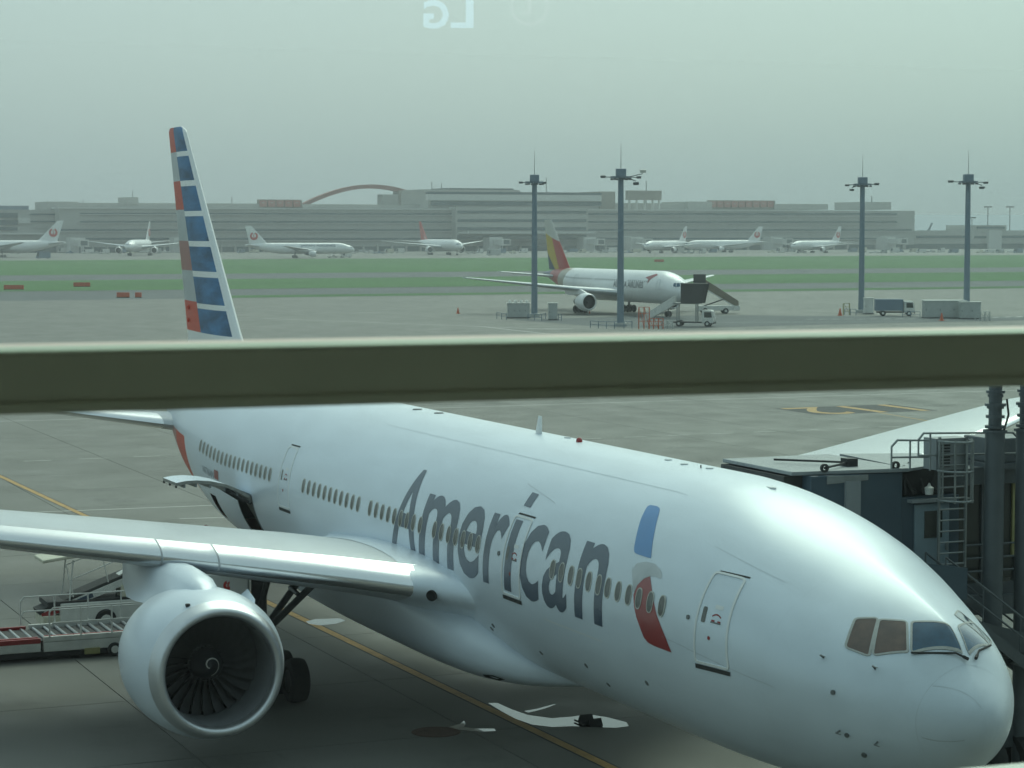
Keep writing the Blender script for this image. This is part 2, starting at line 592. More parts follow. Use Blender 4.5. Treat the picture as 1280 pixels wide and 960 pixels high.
class Fuselage:
    """x0: nose X; R: half width; hz: height factor; tail: list (X, top, bot, w) as fractions of R from the end of the tube"""
    def __init__(self, x0, xe, R, zc, tail, hz=1.0):
        k = R/3.1
        st = [(n*k, t*k*hz, b*k*hz, z*k*hz, ww*k, e) for n, t, b, z, ww, e in NOSE]
        st += [(X-x0, t*R*hz, b*R*hz, (t+b)/2*R*hz, ww*R, 1) for X, t, b, ww in tail]
        q = [math.sqrt(a[0]) for a in st]
        self.F = [pchip(q, [a[i] for a in st]) for i in range(1, 6)]
        self.x0, self.xe, self.R, self.zc = x0, xe, R, zc

    def p(self, X, th):
        q = math.sqrt(max(X-self.x0, 0))
        t, b, zw, ww, e = [f(q) for f in self.F]
        c, s = math.cos(th), math.sin(th)
        y = ww*math.copysign(abs(c)**(e if s > 0 else 1), c)
        return Vector((X, y, self.zc+zw+((t-zw) if s > 0 else (zw-b))*s))

    def off(self, X, th, o):
        a = self.p(X, th)
        dx = self.p(X+0.02, th)-self.p(X-0.02, th)
        dt = self.p(X, th+0.01)-self.p(X, th-0.01)
        n = dt.cross(dx)
        if n.length < 1e-9:
            return a
        n.normalize()
        if n.dot(a-Vector((X+0.3, 0, self.zc-0.3))) < 0:
            n = -n
        return a+n*o

    def s(self, X, s, o=0.006):
        return self.off(X, s/self.R, o)

    def body(self, segs, mi=0, step=1.0):
        xs = []
        n = 0
        while n < 10.5*self.R/3.1:
            xs.append(n)
            n += 0.012+min(0.3, n*0.13)*max(0.4, step)
        x = 10.5*self.R/3.1
        while x < self.xe-self.x0:
            xs.append(x)
            x += 0.8*step
        xs.append(self.xe-self.x0)
        xs[0] = 0.0005
        rings = [[self.p(self.x0+n, 2*PI*i/segs) for i in range(segs)] for n in xs]
        return MB().loft(rings, True, True, mi)


def conform(fus, polys, off=0.006, step=0.14, xstep=0.5, holes=()):
    """flat polygons in (X, s) draped on a fuselage; returns an MB"""
    bm = bmesh.new()
    for P in polys:
        bm.faces.new([bm.verts.new((x, s, 0)) for x, s in P])
    return drape(fus, bm, off, step, xstep)


def drape(fus, bm, off, step=0.14, xstep=0.5):
    bmesh.ops.triangulate(bm, faces=bm.faces)
    ss = [v.co.y for v in bm.verts]
    xs = [v.co.x for v in bm.verts]
    def cut(co, no):
        bmesh.ops.bisect_plane(bm, geom=bm.verts[:]+bm.edges[:]+bm.faces[:], plane_co=co, plane_no=no, dist=1e-5)
    y = math.ceil(min(ss)/step)*step
    while y < max(ss):
        cut((0, y, 0), (0, 1, 0))
        y += step
    x = math.ceil(min(xs)/xstep)*xstep
    while x < max(xs):
        cut((x, 0, 0), (1, 0, 0))
        x += xstep
    mb = MB()
    bm.verts.index_update()
    mb.add([fus.s(v.co.x, v.co.y, off) for v in bm.verts], [[v.index for v in f.verts] for f in bm.faces])
    bm.free()
    return mb


def rounded(pts, r, seg=5):
    out = []
    n = len(pts)
    for i in range(n):
        a, b, c = [Vector(pts[(i+k) % n]).to_2d() for k in (-1, 0, 1)]
        u, v = (a-b), (c-b)
        rr = min(r, u.length*0.45, v.length*0.45)
        p, q = b+u.normalized()*rr, b+v.normalized()*rr
        for k in range(seg+1):
            t = k/seg
            out.append(tuple(p*(1-t)**2+b*2*t*(1-t)+q*t*t))
    return out


def inset(pts, d):
    c = sum((Vector(p).to_2d() for p in pts), Vector((0, 0)))/len(pts)
    n = len(pts)
    area = sum(pts[i][0]*pts[(i+1) % n][1]-pts[(i+1) % n][0]*pts[i][1] for i in range(n))
    sg = 1 if area > 0 else -1
    out = []
    for i in range(n):
        a, b, q = [Vector(pts[(i+k) % n]).to_2d() for k in (-1, 0, 1)]
        t = (q-a)
        if t.length < 1e-9:
            out.append(tuple(b))
            continue
        t.normalize()
        out.append(tuple(b+Vector((-t.y, t.x))*sg*d))
    return out


def ring_on(fus, pts, wd, off, mi=0, mb=None, dens=0.15):
    """raised rim along a closed (X,s) outline"""
    fine = []
    n = len(pts)
    for i in range(n):
        a, b = Vector(pts[i]).to_2d(), Vector(pts[(i+1) % n]).to_2d()
        k = max(1, int((b-a).length/dens))
        fine += [tuple(a+(b-a)*j/k) for j in range(k)]
    inn = inset(fine, wd)
    mb = mb or MB()
    rings = []
    for i in range(len(fine)):
        o, q = fine[i], inn[i]
        rings.append([fus.s(*o, -0.01), fus.s(*o, off), fus.s(*q, off), fus.s(*q, -0.01)])
    rings.append(rings[0])
    return mb.loft(rings, closed=False, caps=False, mi=mi)


def text_bm(txt, bold=0.0, size=1.0):
    cu = bpy.data.curves.new('t', 'FONT')
    cu.body = txt
    cu.size = size
    cu.offset = bold
    cu.resolution_u = 4
    o = bpy.data.objects.new('t', cu)
    me = o.to_mesh()
    bm = bmesh.new()
    bm.from_mesh(me)
    o.to_mesh_clear()
    bpy.data.objects.remove(o)
    bpy.data.curves.remove(cu)
    bmesh.ops.remove_doubles(bm, verts=bm.verts, dist=1e-5)
    return bm


def bm_box(bm):
    xs = [v.co.x for v in bm.verts]
    ys = [v.co.y for v in bm.verts]
    return min(xs), max(xs), min(ys), max(ys)


def airfoil(tc, n=16):
    """closed loop (x/c, z/c) from upper trailing edge round the nose to lower trailing edge"""
    up, lo = [], []
    for i in range(n+1):
        x = 0.5*(1-math.cos(PI*i/n))
        t = 5*tc*(0.2969*math.sqrt(x)-0.126*x-0.3516*x*x+0.2843*x**3-0.1015*x**4)
        cz = 0.012*math.sin(PI*x**0.8)
        up.append((x, cz+t+0.0008))
        lo.append((x, cz*0.5-t*0.92-0.0008))
    return up[::-1]+lo[1:]


def wing_rings(stations, y_sign=1, vertical=False, n=16):
    """stations: (span, xLE, zLE, chord, t/c, twist)"""
    rings = []
    for sp, xle, z, c, tc, tw in stations:
        ring = []
        for a, b in airfoil(tc, n):
            x, h = a*c, b*c
            ct, s_ = math.cos(tw), math.sin(tw)
            x, h = x*ct+h*s_, h*ct-x*s_
            ring.append(Vector((xle+x, h, sp)) if vertical else Vector((xle+x, sp*y_sign, z+h)))
        rings.append(ring)
    return rings


def lerp_station(st, y):
    for a, b in zip(st[:-1], st[1:]):
        if y <= b[0]:
            t = (y-a[0])/(b[0]-a[0])
            return (y,)+tuple(a[i]+(b[i]-a[i])*t for i in range(1, 6))
    return st[-1]

# ================================================================== SETTING
def sheet(name, x0, x1, y0, y1, z, m, label=None, parent=None):
    o = MB().add([(x0, y0, z), (x1, y0, z), (x1, y1, z), (x0, y1, z)], [(0, 1, 2, 3)]).build(name, m, parent)
    if not parent:
        struct(o, label)
    return o


YL, YR = 900, -3600
GX0, GX1, GNY = 16, 16, 0
SLAB = 8.0
SX0, SX1 = 16.0, 144.0
SY0, SY1 = 1.45-11*SLAB, 1.45+4*SLAB
sheet('ground', -120, 5000, YR, YL, -0.6, 'soil', 'flat airfield ground under everything')
ap = MB()
ap.add([(-100, SY1, 0), (418, SY1, 0), (418, YL, 0), (-100, YL, 0)], [(0, 1, 2, 3)])
ap.add([(-100, YR, 0), (418, YR, 0), (418, SY0, 0), (-100, SY0, 0)], [(0, 1, 2, 3)])
ap.add([(-100, SY0, 0), (SX0, SY0, 0), (SX0, SY1, 0), (-100, SY1, 0)], [(0, 1, 2, 3)])
ap.add([(SX1, SY0, 0), (418, SY0, 0), (418, SY1, 0), (SX1, SY1, 0)], [(0, 1, 2, 3)])
ap.add([(SX0, SY0, -.03), (SX1, SY0, -.03), (SX1, SY1, -.03), (SX0, SY1, -.03)], [(0, 1, 2, 3)], 1)
apron = struct(ap.build('apron', ['concrete_far', 'sealant']), 'grey concrete aircraft apron with jointed slabs')
g = 0.018
sm = MB().box(g, SLAB-g, g, SLAB-g, -0.028, 0.0).mesh('slab', 'concrete')
ns = 0
for i in range(int((SX1-SX0)/SLAB)):
    for j in range(int((SY1-SY0)/SLAB)):
        obj('slab', sm, apron, (SX0+i*SLAB, SY0+j*SLAB, 0))
sheet('taxiway', 418, 487, YR, YL, -0.02, 'asphalt', 'dark asphalt taxiway beside the apron')
sheet('grass_strip', 421, 436, YR, -105, 0.0, 'grass', 'narrow strip of mown grass along the apron edge')
sheet('grass_field', 487, 592, YR, YL, 0.02, 'grass', 'strip of mown grass between apron taxiway and runway')
sheet('runway', 592, 668, YR, YL, 0.0, 'asphalt', 'asphalt runway between the grass strips')
sheet('grass_field', 668, 1000, YR, YL, 0.02, 'grass', 'wide mown grass field beyond the runway')
sheet('far_apron', 1000, 1500, YR, YL, 0.0, 'concrete_far', 'pale apron in front of the far terminal')

# painted markings on the apron (children of the apron)
ln = MB()
pts = [(16, -.33), (19, -.3), (43, .1), (73, .72), (96, 1.3), (145, 2.6)]
for wdt, mi, z in ((0.44, 1, .003), (0.30, 0, .006)):
    for a, b in zip(pts[:-1], pts[1:]):
        ln.add([(a[0], a[1]-wdt/2, z), (b[0], b[1]-wdt/2, z), (b[0], b[1]+wdt/2, z), (a[0], a[1]+wdt/2, z)], [(0, 1, 2, 3)], mi)
ln.build('lead_in_line', ['yellow_line', 'black_patch'], apron)


def stripe(p, q, wd, m='white_line', name='painted_line', z=.004):
    p, q = Vector(p[:2]), Vector(q[:2])
    d = (q-p).normalized()
    n = Vector((-d.y, d.x))*wd/2
    MB().add([(*(p-n), z), (*(q-n), z), (*(q+n), z), (*(p+n), z)], [(0, 1, 2, 3)]).build(name, m, apron)


stripe((79.9, 14), (78.2, -6.5), 0.16)
stripe((73.6, -3.2), (73.0, -6.4), 0.16)
stripe((68.5, -4), (67.5, -10), 0.13)
for k in range(34):
    y = 12-k*3.4
    stripe((104.4, y), (104.3, y-1.7), 0.14, name='painted_dash')
stripe((135, 30), (131, -120), 0.18)
stripe((103.7, -68.6), (115.5, -69.8), 0.2, 'yellow_line')
a, b, c = gp(330, 398), gp(545, 407), gp(760, 431)
stripe(a, gp(700, 412), 0.35)
stripe(gp(600, 408), gp(745, 424), 0.35)
for u in (400, 445, 660, 680):
    q = gp(u, 391 if u < 500 else 411)
    stripe(q, (q.x-2, q.y-3.5), 0.5, name='painted_dash')
# stand number painted for arriving crews: reads towards the terminal
bm = text_bm('112', 0.035, 7.2)
x0, x1, y0, y1 = bm_box(bm)
bx = MB().poly([(a_, b_, .003) for a_, b_ in ((115.4, -75.2), (122.2, -75.2), (122.2, -64.3), (115.4, -64.3))])
bx.build('number_background', 'black_patch', apron)
t = MB()
t.add([(122.1-(v.co.y-y0)/(y1-y0)*6.6, -74.6+(v.co.x-x0)/(x1-x0)*9.8, .007) for v in bm.verts], [[v.index for v in f.verts] for f in bm.faces])
bm.free()
t.build('stand_number', 'yellow_line', apron)


def blob(name, cx, cy, rx, ry, ang, m, label, cat, seed, n=26, z=.006, wob=.35):
    rnd = random.Random(seed)
    ph = [rnd.uniform(0, 6.28) for _ in range(4)]
    P = []
    for i in range(n):
        t_ = 2*PI*i/n
        r = 1+wob*(math.sin(2*t_+ph[0])*.4+math.sin(3*t_+ph[1])*.5+math.sin(5*t_+ph[2])*.3)
        x, y = rx*r*math.cos(t_), ry*r*math.sin(t_)
        P.append((cx+x*math.cos(ang)-y*math.sin(ang), cy+x*math.sin(ang)+y*math.cos(ang), z))
    o = MB().poly(P).build(name, m)
    return tag(o, label, cat)


def px_patch(name, P, m, label, cat, z=.007):
    o = MB().poly([tuple(gp(u, v))[:2]+(z,) for u, v in P]).build(name, m)
    return tag(o, label, cat)


px_patch('puddle', [(610, 879), (622, 879), (640, 887), (660, 894), (690, 898), (715, 896), (735, 893), (760, 897), (783, 903), (786, 908), (770, 910), (740, 909), (715, 908), (690, 909), (665, 906), (645, 899), (628, 890)], 'puddle', 'long bright puddle under the belly, just past the yellow line', 'puddle')
px_patch('puddle', [(655, 889), (672, 886), (690, 881), (696, 880), (684, 885), (670, 889), (660, 891)], 'puddle', 'thin curved puddle tail above the long bright puddle', 'puddle')
px_patch('puddle', [(562, 909), (575, 905), (580, 901), (582, 905), (580, 909), (592, 911), (618, 911), (620, 914), (600, 915), (580, 913), (565, 913)], 'puddle', 'small splash puddle on the near side of the yellow line', 'puddle')
px_patch('puddle', [(382, 777), (395, 774), (425, 773), (432, 776), (420, 780), (400, 782), (386, 780)], 'puddle', 'pale oval puddle on the yellow line below the wing', 'puddle')
o = MB().lathe([(0.004, 0.0001), (0.012, .62), (0.012, .66), (0.002, .70)], tuple(gp(545, 915)), 28, 'z').build('hydrant_pit_cover', mat('rusty iron', (0.13, 0.075, 0.055), 0.8, 0.2, var=0.3, vscale=4))
tag(o, 'round rusty pit cover in the apron beside the yellow line', 'pit cover')
ch = thing('wheel_chock', 'black rubber wheel chocks lying in the long puddle', 'chock', tuple(gp(738, 904)))
for dx in (-.3, .3):
    MB().poly([(dx-.13, -.2, .0), (dx+.13, -.2, 0), (dx, -.2, .2)], (0, .4, 0)).build('chock', 'rubber', ch)
MB().tube((-.35, .32, .05), (.35, .34, .05), .025, 6).build('rope', 'rubber', ch)

# ================================================================== BIG AIRLINER
AX0, AZC = 1.3, 5.43
TAIL777 = [(43.5, 1, -1, 1), (47, 1, -.90, .975), (51, .985, -.62, .86), (55, .94, -.28, .645), (59, .82, .10, .385), (62, .70, .38, .18), (63.3, .62, .46, .05)]
AF = Fuselage(AX0, 63.3, 3.1, AZC, TAIL777)
AA = thing('parked_airliner', 'large silver twin-engine airliner with dark blue name lettering and striped tail', 'airliner')


def cut_panel(bm, xa, xb, sa, sb, delete=True):
    def sel():
        return [f for f in bm.faces if f.calc_center_median().y > 0 and xa-1.2 < f.calc_center_median().x < xb+1.2 and f.calc_center_median().z < AZC+1]
    for X in (xa, xb):
        fs = sel()
        ge = set(fs)
        for f in fs:
            ge.update(f.edges)
            ge.update(f.verts)
        bmesh.ops.bisect_plane(bm, geom=list(ge), plane_co=(X, 0, 0), plane_no=(1, 0, 0), dist=1e-4)
    for s in (sa, sb):
        th = s/3.1
        fs = [f for f in sel() if xa < f.calc_center_median().x < xb]
        ge = set(fs)
        for f in fs:
            ge.update(f.edges)
            ge.update(f.verts)
        bmesh.ops.bisect_plane(bm, geom=list(ge), plane_co=(0, 0, AZC), plane_no=(0, -math.sin(th), math.cos(th)), dist=1e-4)
    if delete:
        kill = []
        for f in bm.faces:
            c = f.calc_center_median()
            if c.y > 0 and xa < c.x < xb and sa < 3.1*math.atan2(c.z-AZC, c.y) < sb:
                kill.append(f)
        bmesh.ops.delete(bm, geom=kill, context='FACES')


fm = AF.body(112).mesh('fuselage', ['silver', 'flag_orange', 'flag_red'], None)
bm = bmesh.new()
bm.from_mesh(fm)
cut_panel(bm, 40.2, 42.0, -2.52, -0.40)
cut_panel(bm, 45.3, 46.2, -2.0, -1.0)
# painted tail band: cut along the paint edges, then colour the pieces
def cutp(co, no, cond):
    fs = [f for f in bm.faces if cond(f.calc_center_median())]
    ge = set(fs)
    for f in fs:
        ge.update(f.edges)
        ge.update(f.verts)
    bmesh.ops.bisect_plane(bm, geom=list(ge), plane_co=co, plane_no=no, dist=1e-4)


cutp((49.1, 0, 4.97), Vector((1, 0, -.93)).normalized(), lambda c: c.x > 46)
cutp((50, 0, 6.24), (0.03, 0, -1), lambda c: c.x > 46)
cutp((52.6, 0, 6.0), (1, 0, 0), lambda c: c.x > 49)
for f in bm.faces:
    c = f.calc_center_median()
    if c.x > 49.1+(c.z-4.97)*.93 and c.z < 6.24+.03*(c.x-50) and c.x > 48:
        f.material_index = 2 if c.x > 52.6 else 1
bm.to_mesh(fm)
bm.free()
fm.polygons.foreach_set('use_smooth', [True]*len(fm.polygons))
fm.set_sharp_from_angle(angle=R_(40))
obj('fuselage', fm, AA)

# holds behind the open cargo doors
h = MB()
h.add([(40.1, 1.75, 2.95), (42.1, 1.75, 2.95), (42.1, 0.2, 2.95), (40.1, 0.2, 2.95), (40.1, 2.98, 5.08), (42.1, 2.98, 5.08), (42.1, .2, 5.08), (40.1, .2, 5.08)], [(0, 1, 2, 3), (4, 7, 6, 5), (2, 6, 7, 3), (0, 3, 7, 4), (1, 5, 6, 2)])
for k in range(4):
    h.tube((40.15, 1.7-k*.4, 3.02), (42.05, 1.7-k*.4, 3.02), .07, 8, mi=1)
h.build('cargo_hold', ['liner', 'roller'], AA)
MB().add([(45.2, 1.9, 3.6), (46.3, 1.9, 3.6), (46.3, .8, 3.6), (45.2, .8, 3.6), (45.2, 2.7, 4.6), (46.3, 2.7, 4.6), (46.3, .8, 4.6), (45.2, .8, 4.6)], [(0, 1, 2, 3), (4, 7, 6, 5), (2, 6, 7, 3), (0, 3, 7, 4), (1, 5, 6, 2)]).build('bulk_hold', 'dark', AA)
fr = ring_on(AF, [(40.2, -2.52), (42.0, -2.52), (42.0, -.40), (40.2, -.40)], -.07, .012)
fr.build('cargo_door_frame', 'column', AA)
# the cargo door swung up: a curved panel with ribs on its inner side
arc = [(3.10, 5.03), (3.55, 5.30), (4.0, 5.49), (4.5, 5.61), (5.0, 5.66), (5.4, 5.65), (5.70, 5.60)]
cdm = MB()
for a, b in zip(arc[:-1], arc[1:]):
    cdm.add([(40.2, a[0], a[1]), (42.0, a[0], a[1]), (42.0, b[0], b[1]), (40.2, b[0], b[1])], [(0, 1, 2, 3)])
    d = .11
    cdm.add([(40.2, a[0], a[1]-d), (42.0, a[0], a[1]-d), (42.0, b[0], b[1]-d), (40.2, b[0], b[1]-d)], [(0, 1, 2, 3)], 1)
    cdm.add([(40.2, a[0], a[1]), (40.2, b[0], b[1]), (40.2, b[0], b[1]-d), (40.2, a[0], a[1]-d)], [(0, 1, 2, 3)], 1)
    cdm.add([(42.0, a[0], a[1]), (42.0, b[0], b[1]), (42.0, b[0], b[1]-d), (42.0, a[0], a[1]-d)], [(0, 1, 2, 3)], 1)
cdm.add([(40.2, 5.7, 5.6), (42, 5.7, 5.6), (42, 5.7, 5.49), (40.2, 5.7, 5.49)], [(0, 1, 2, 3)], 1)
cdo = cdm.build('cargo_door', ['silver', 'liner'], AA, smooth=30)
for k in range(6):
    a = arc[k]
    MB().box(40.25, 41.95, a[0]-.03, a[0]+.03, a[1]-.24, a[1]-.12).build('door_rib', 'galv', cdo)
for X in (40.28, 41.1, 41.9):
    MB().bar((X, 3.05, 4.75), (X, 3.9, 5.30), .05, .10).build('door_hinge', 'gse_dark', cdo)
    MB().box(X-.025, X+.025, 5.66, 5.72, 5.42, 5.50).build('door_latch', 'gse_dark', cdo)

# windows of the cabin
wx = [9.12, 9.68, 10.24, 10.76, 11.3, 11.84, 12.33, 12.87, 13.4, 13.87, 14.41, 14.93]
wx += [19.68, 20.22, 20.73, 21.25, 21.77, 22.3, 22.82, 23.92, 24.45, 24.97, 25.48, 26.0, 26.5, 27.02, 27.54, 28.06]
wx += [29.12+.53*k for k in range(11)]
wx += [38.07+.53*k for k in range(18)]


def oval(cx, cy, rx, ry, n=18, e=2.4):
    P = []
    for i in range(n):
        t_ = 2*PI*i/n
        c, s = math.cos(t_), math.sin(t_)
        P.append((cx+rx*math.copysign(abs(c)**(2/e), c), cy+ry*math.copysign(abs(s)**(2/e), s)))
    return P


REFX = 24.0
WS = .56
wmesh = ring_on(AF, oval(REFX, WS, .155, .245), .026, .014, dens=9)
pane = conform(AF, [oval(REFX, WS, .13, .22)], .010, 9, 9)
wmesh.add(pane.v, pane.f, 1)
wm_shared = None
for X in wx:
    if X < 43.6:
        if wm_shared is None:
            v0 = wmesh.v
            wmesh.v = [(a-REFX, b, c) for a, b, c in v0]
            wm_shared = wmesh.mesh('cabin_window', ['winframe', 'cabin_glass'], 40)
        obj('cabin_window', wm_shared, AA, (X, 0, 0))
    else:
        e = WS+.05*(X-43.6)/3.5
        w_ = ring_on(AF, oval(X, e, .155, .245), .026, .014, dens=9)
        pn = conform(AF, [oval(X, e, .13, .22)], .010, 9, 9)
        w_.add(pn.v, pn.f, 1)
        w_.build('cabin_window', ['winframe', 'cabin_glass'], AA, smooth=40)

# passenger doors
def pax_door(corners, name='passenger_door', mirror=False):
    P = rounded(corners, .16, 5)
    d = conform(AF, [inset(P, .02)], .004, .12, .4).build(name, 'silver', AA, smooth=40)
    ring_on(AF, P, .055, .022).build('door_seal', 'white_trim', d, smooth=40)
    bl, br = Vector(corners[3]), Vector(corners[2])
    dn = Vector((0, -.075))
    sill = conform(AF, [[tuple(bl+dn*.3), tuple(bl+dn*1.7), tuple(br+dn*1.7), tuple(br+dn*.3)]], .012, .2, .3)
    sill.build('door_sill', 'gse_dark', d)
    tl, tr = Vector(corners[0]), Vector(corners[1])
    conform(AF, [[tuple(tl+Vector((-.1, .02))), tuple(tl+Vector((-.15, .07))), tuple(tr+Vector((-.04, .07))), tuple(tr+Vector((-.04, .02)))]], .008, .2, .3).build('door_gutter', 'gse_dark', d)
    def q(a, b):      # a across (0 aft .. 1 fwd), b up
        t_ = tl.lerp(tr, a)
        u_ = bl.lerp(br, a)
        return tuple(u_.lerp(t_, b))
    conform(AF, [rounded([q(.16, .43), q(.29, .43), q(.29, .60), q(.16, .60)], .05)], .010, .2, .3).build('door_window', 'cabin_glass', d)
    conform(AF, [[q(.50, .60), q(.74, .60), q(.74, .645), q(.50, .645)]], .010, .3, .3).build('placard', 'white_trim', d)
    A = [q(.48+.26*i/8, .51+.025*math.sin(PI*i/8)) for i in range(9)]
    B = [q(.48+.26*i/8, .526+.025*math.sin(PI*i/8)) for i in range(8, -1, -1)]
    conform(AF, [A+B], .010, .3, .3).build('arrow_mark', 'red_trim', d)
    conform(AF, [[q(.46, .445), q(.76, .445), q(.76, .462), q(.46, .462)]], .010, .3, .3).build('handle_recess', 'strut', d)
    conform(AF, [[q(.48, .462), q(.58, .462), q(.58, .48), q(.48, .48)]], .012, .3, .3).build('handle_mark', 'red_trim', d)
    conform(AF, [[q(.66, .462), q(.75, .462), q(.75, .48), q(.66, .48)]], .012, .3, .3).build('handle_mark', 'red_trim', d)
    conform(AF, [oval(*q(.46, .28), .05, .05)], .010, .3, .3).build('warning_mark', 'red_trim', d)
    return d


RR = 3.1
pax_door([(7.71, R_(36.2)*RR), (6.73, R_(40.4)*RR), (6.29, R_(-4.6)*RR), (7.59, R_(-6.8)*RR)])
pax_door([(17.96, 1.60), (16.84, 1.60), (16.80, -.48), (18.0, -.48)])
pax_door([(37.08, 1.69), (36.06, 1.69), (35.76, -.38), (36.98, -.38)])

# name lettering, one draped mesh per letter: (left X, right X, bottom s, top s)
LET = [('A', 26.13, 24.12, -.35, 2.10), ('m', 23.90, 21.32, -.36, 1.52), ('e', 21.05, 19.52, -.40, 1.54), ('r', 19.24, 18.08, -.36, 1.52), ('ı', 17.82, 17.38, -.36, 1.48), ('c', 16.88, 15.68, -.40, 1.54), ('a', 15.46, 14.02, -.40, 1.53), ('n', 13.57, 12.05, -.38, 1.50)]
for chh, xl, xr, sb, st_ in LET:
    bm = text_bm('I' if chh == 'ı' else chh, 0.014)
    a0, a1, b0, b1 = bm_box(bm)
    for v in bm.verts:
        v.co.x, v.co.y = xl+(v.co.x-a0)/(a1-a0)*(xr-xl), sb+(v.co.y-b0)/(b1-b0)*(st_-sb)
    drape(AF, bm, .007 if chh != 'ı' else .0085, .14, .6).build('letter', 'navy', AA)
conform(AF, [[(17.86, 2.29), (17.42, 2.27), (17.40, 1.86), (17.83, 1.87)]], .007).build('letter_accent', 'navy', AA)
SYM = [('symbol_top', 'sym_blue', [(809, 633.5), (813, 631.3), (822, 633), (825, 635.6), (824, 641), (818.8, 661.7), (815.3, 682), (814, 696), (808, 695), (796.5, 691.9), (793.3, 690), (792.7, 685), (794.8, 674), (798, 660), (802, 647)]),
       ('symbol_middle', 'sym_grey', [(790.6, 705), (791.3, 711.5), (794, 706), (797, 703), (808.3, 700.6), (819, 702.3), (826, 708.5), (828.1, 714.8), (826.7, 720), (819, 717.7), (813, 718), (805.2, 721.7), (797, 730.4), (792.2, 741), (790.8, 725)]),
       ('symbol_bottom', 'flag_red', [(813, 718.3), (805.2, 722), (797, 730.6), (792, 743), (792.7, 757.5), (795.8, 772), (801, 786.6), (805.2, 797), (810.4, 803.3), (818.8, 807.5), (839.2, 814.8), (832.3, 797), (826, 780.4), (820.8, 765.8), (816.7, 745), (814.6, 730.4)])]


def px_to_tube(u, v, R=3.1):
    d = ray(u, v)
    a = d.y**2+d.z**2
    oy, oz = CAM.y, CAM.z-AZC
    b = oy*d.y+oz*d.z
    t_ = (-b-math.sqrt(b*b-a*(oy*oy+oz*oz-R*R)))/a
    q = CAM+d*t_
    return q.x, R*math.atan2(q.z-AZC, q.y)


for nm, m_, P in SYM:
    conform(AF, [[px_to_tube(*a) for a in P]], .0065, .12, .4).build(nm, m_, AA)

# small registration and flag patch near the tail
bm = text_bm('N776AN', .0)
a0, a1, b0, b1 = bm_box(bm)
(xl, sl), (xr, sr_) = px_to_tube(252, 594.5), px_to_tube(267, 599.5)
for v in bm.verts:
    t_ = (v.co.x-a0)/(a1-a0)
    v.co.x, v.co.y = xl+(xr-xl)*t_, sl+(sr_-sl)*t_+(v.co.y-b0)/(b1-b0)*.26
drape(AF, bm, .008, .3, .6).build('registration', 'seam_text', AA)
fx_, fs2 = px_to_tube(270.5, 600)
conform(AF, [[(fx_+.28, fs2), (fx_-.28, fs2), (fx_-.28, fs2+.33), (fx_+.28, fs2+.33)]], .008).build('flag_patch', 'flag_red', AA)

# cockpit glazing
CK = {'windshield': [[(3.12, 63.6), (2.69, 96.5), (2.26, 94.5), (2.63, 48.8)], [(2.72, 108.5), (3.55, 135.5), (2.80, 138.2), (2.26, 104.5)]],
      'cockpit_side_window': [[(3.63, 53.2), (3.23, 61.4), (2.71, 46.6), (3.15, 34.2)], [(4.01, 47.0), (3.71, 53.0), (3.23, 32.4), (3.71, 31.2)], [(3.3, 180-62), (3.75, 180-53), (3.3, 180-34.2), (2.9, 180-40)]]}


def straight_edges(Q, n=5):
    """(X, s) outline whose edges are straight in space instead of straight in (X, s)"""
    out = []
    for i in range(len(Q)):
        a, b = AF.p(Q[i][0], Q[i][1]/RR), AF.p(Q[(i+1) % len(Q)][0], Q[(i+1) % len(Q)][1]/RR)
        k_ = max(1, int((b-a).length/.12))
        for j in range(k_):
            c = a+(b-a)*j/k_
            q = math.sqrt(max(c.x-AF.x0, 0))
            _, _, _, ww, e = [f(q) for f in AF.F]
            r0 = max(-1, min(1, c.y/ww))
            th = math.acos(math.copysign(abs(r0)**(1/e), r0))
            out.append((c.x, th*RR))
    return out


def nose_pts(P):
    return [(x, R_(a)*RR) for x, a in P]


for nm in CK:
    for i, P in enumerate(CK[nm]):
        Q = straight_edges(rounded(nose_pts(P), .07, 4))
        brown = (nm == 'cockpit_side_window' and i < 2)
        gl = conform(AF, [Q], .010, .06, .06).build(nm, 'cockpit_blind' if brown else 'cockpit_glass', AA)
        ring_on(AF, Q, -.05, .016, dens=.05).build('window_frame', 'cockpit_frame', gl, smooth=40)


def surf_line(P, wd, off=.004, n=10):
    """thin strip along points (X, deg) on the nose"""
    mb = MB()
    L = []
    for a, b in zip(P[:-1], P[1:]):
        for k in range(n):
            L.append((a[0]+(b[0]-a[0])*k/n, a[1]+(b[1]-a[1])*k/n))
    L.append(P[-1])
    pts = [AF.off(x, R_(a), off) for x, a in L]
    rings = []
    for i, q in enumerate(pts):
        d = (pts[min(i+1, len(pts)-1)]-pts[max(i-1, 0)]).normalized()
        n_ = (AF.off(L[i][0], R_(L[i][1]), off+.05)-q).normalized()
        s_ = d.cross(n_).normalized()*wd/2
        rings.append([q-s_, q+s_])
    return mb.loft(rings, closed=False, caps=False)


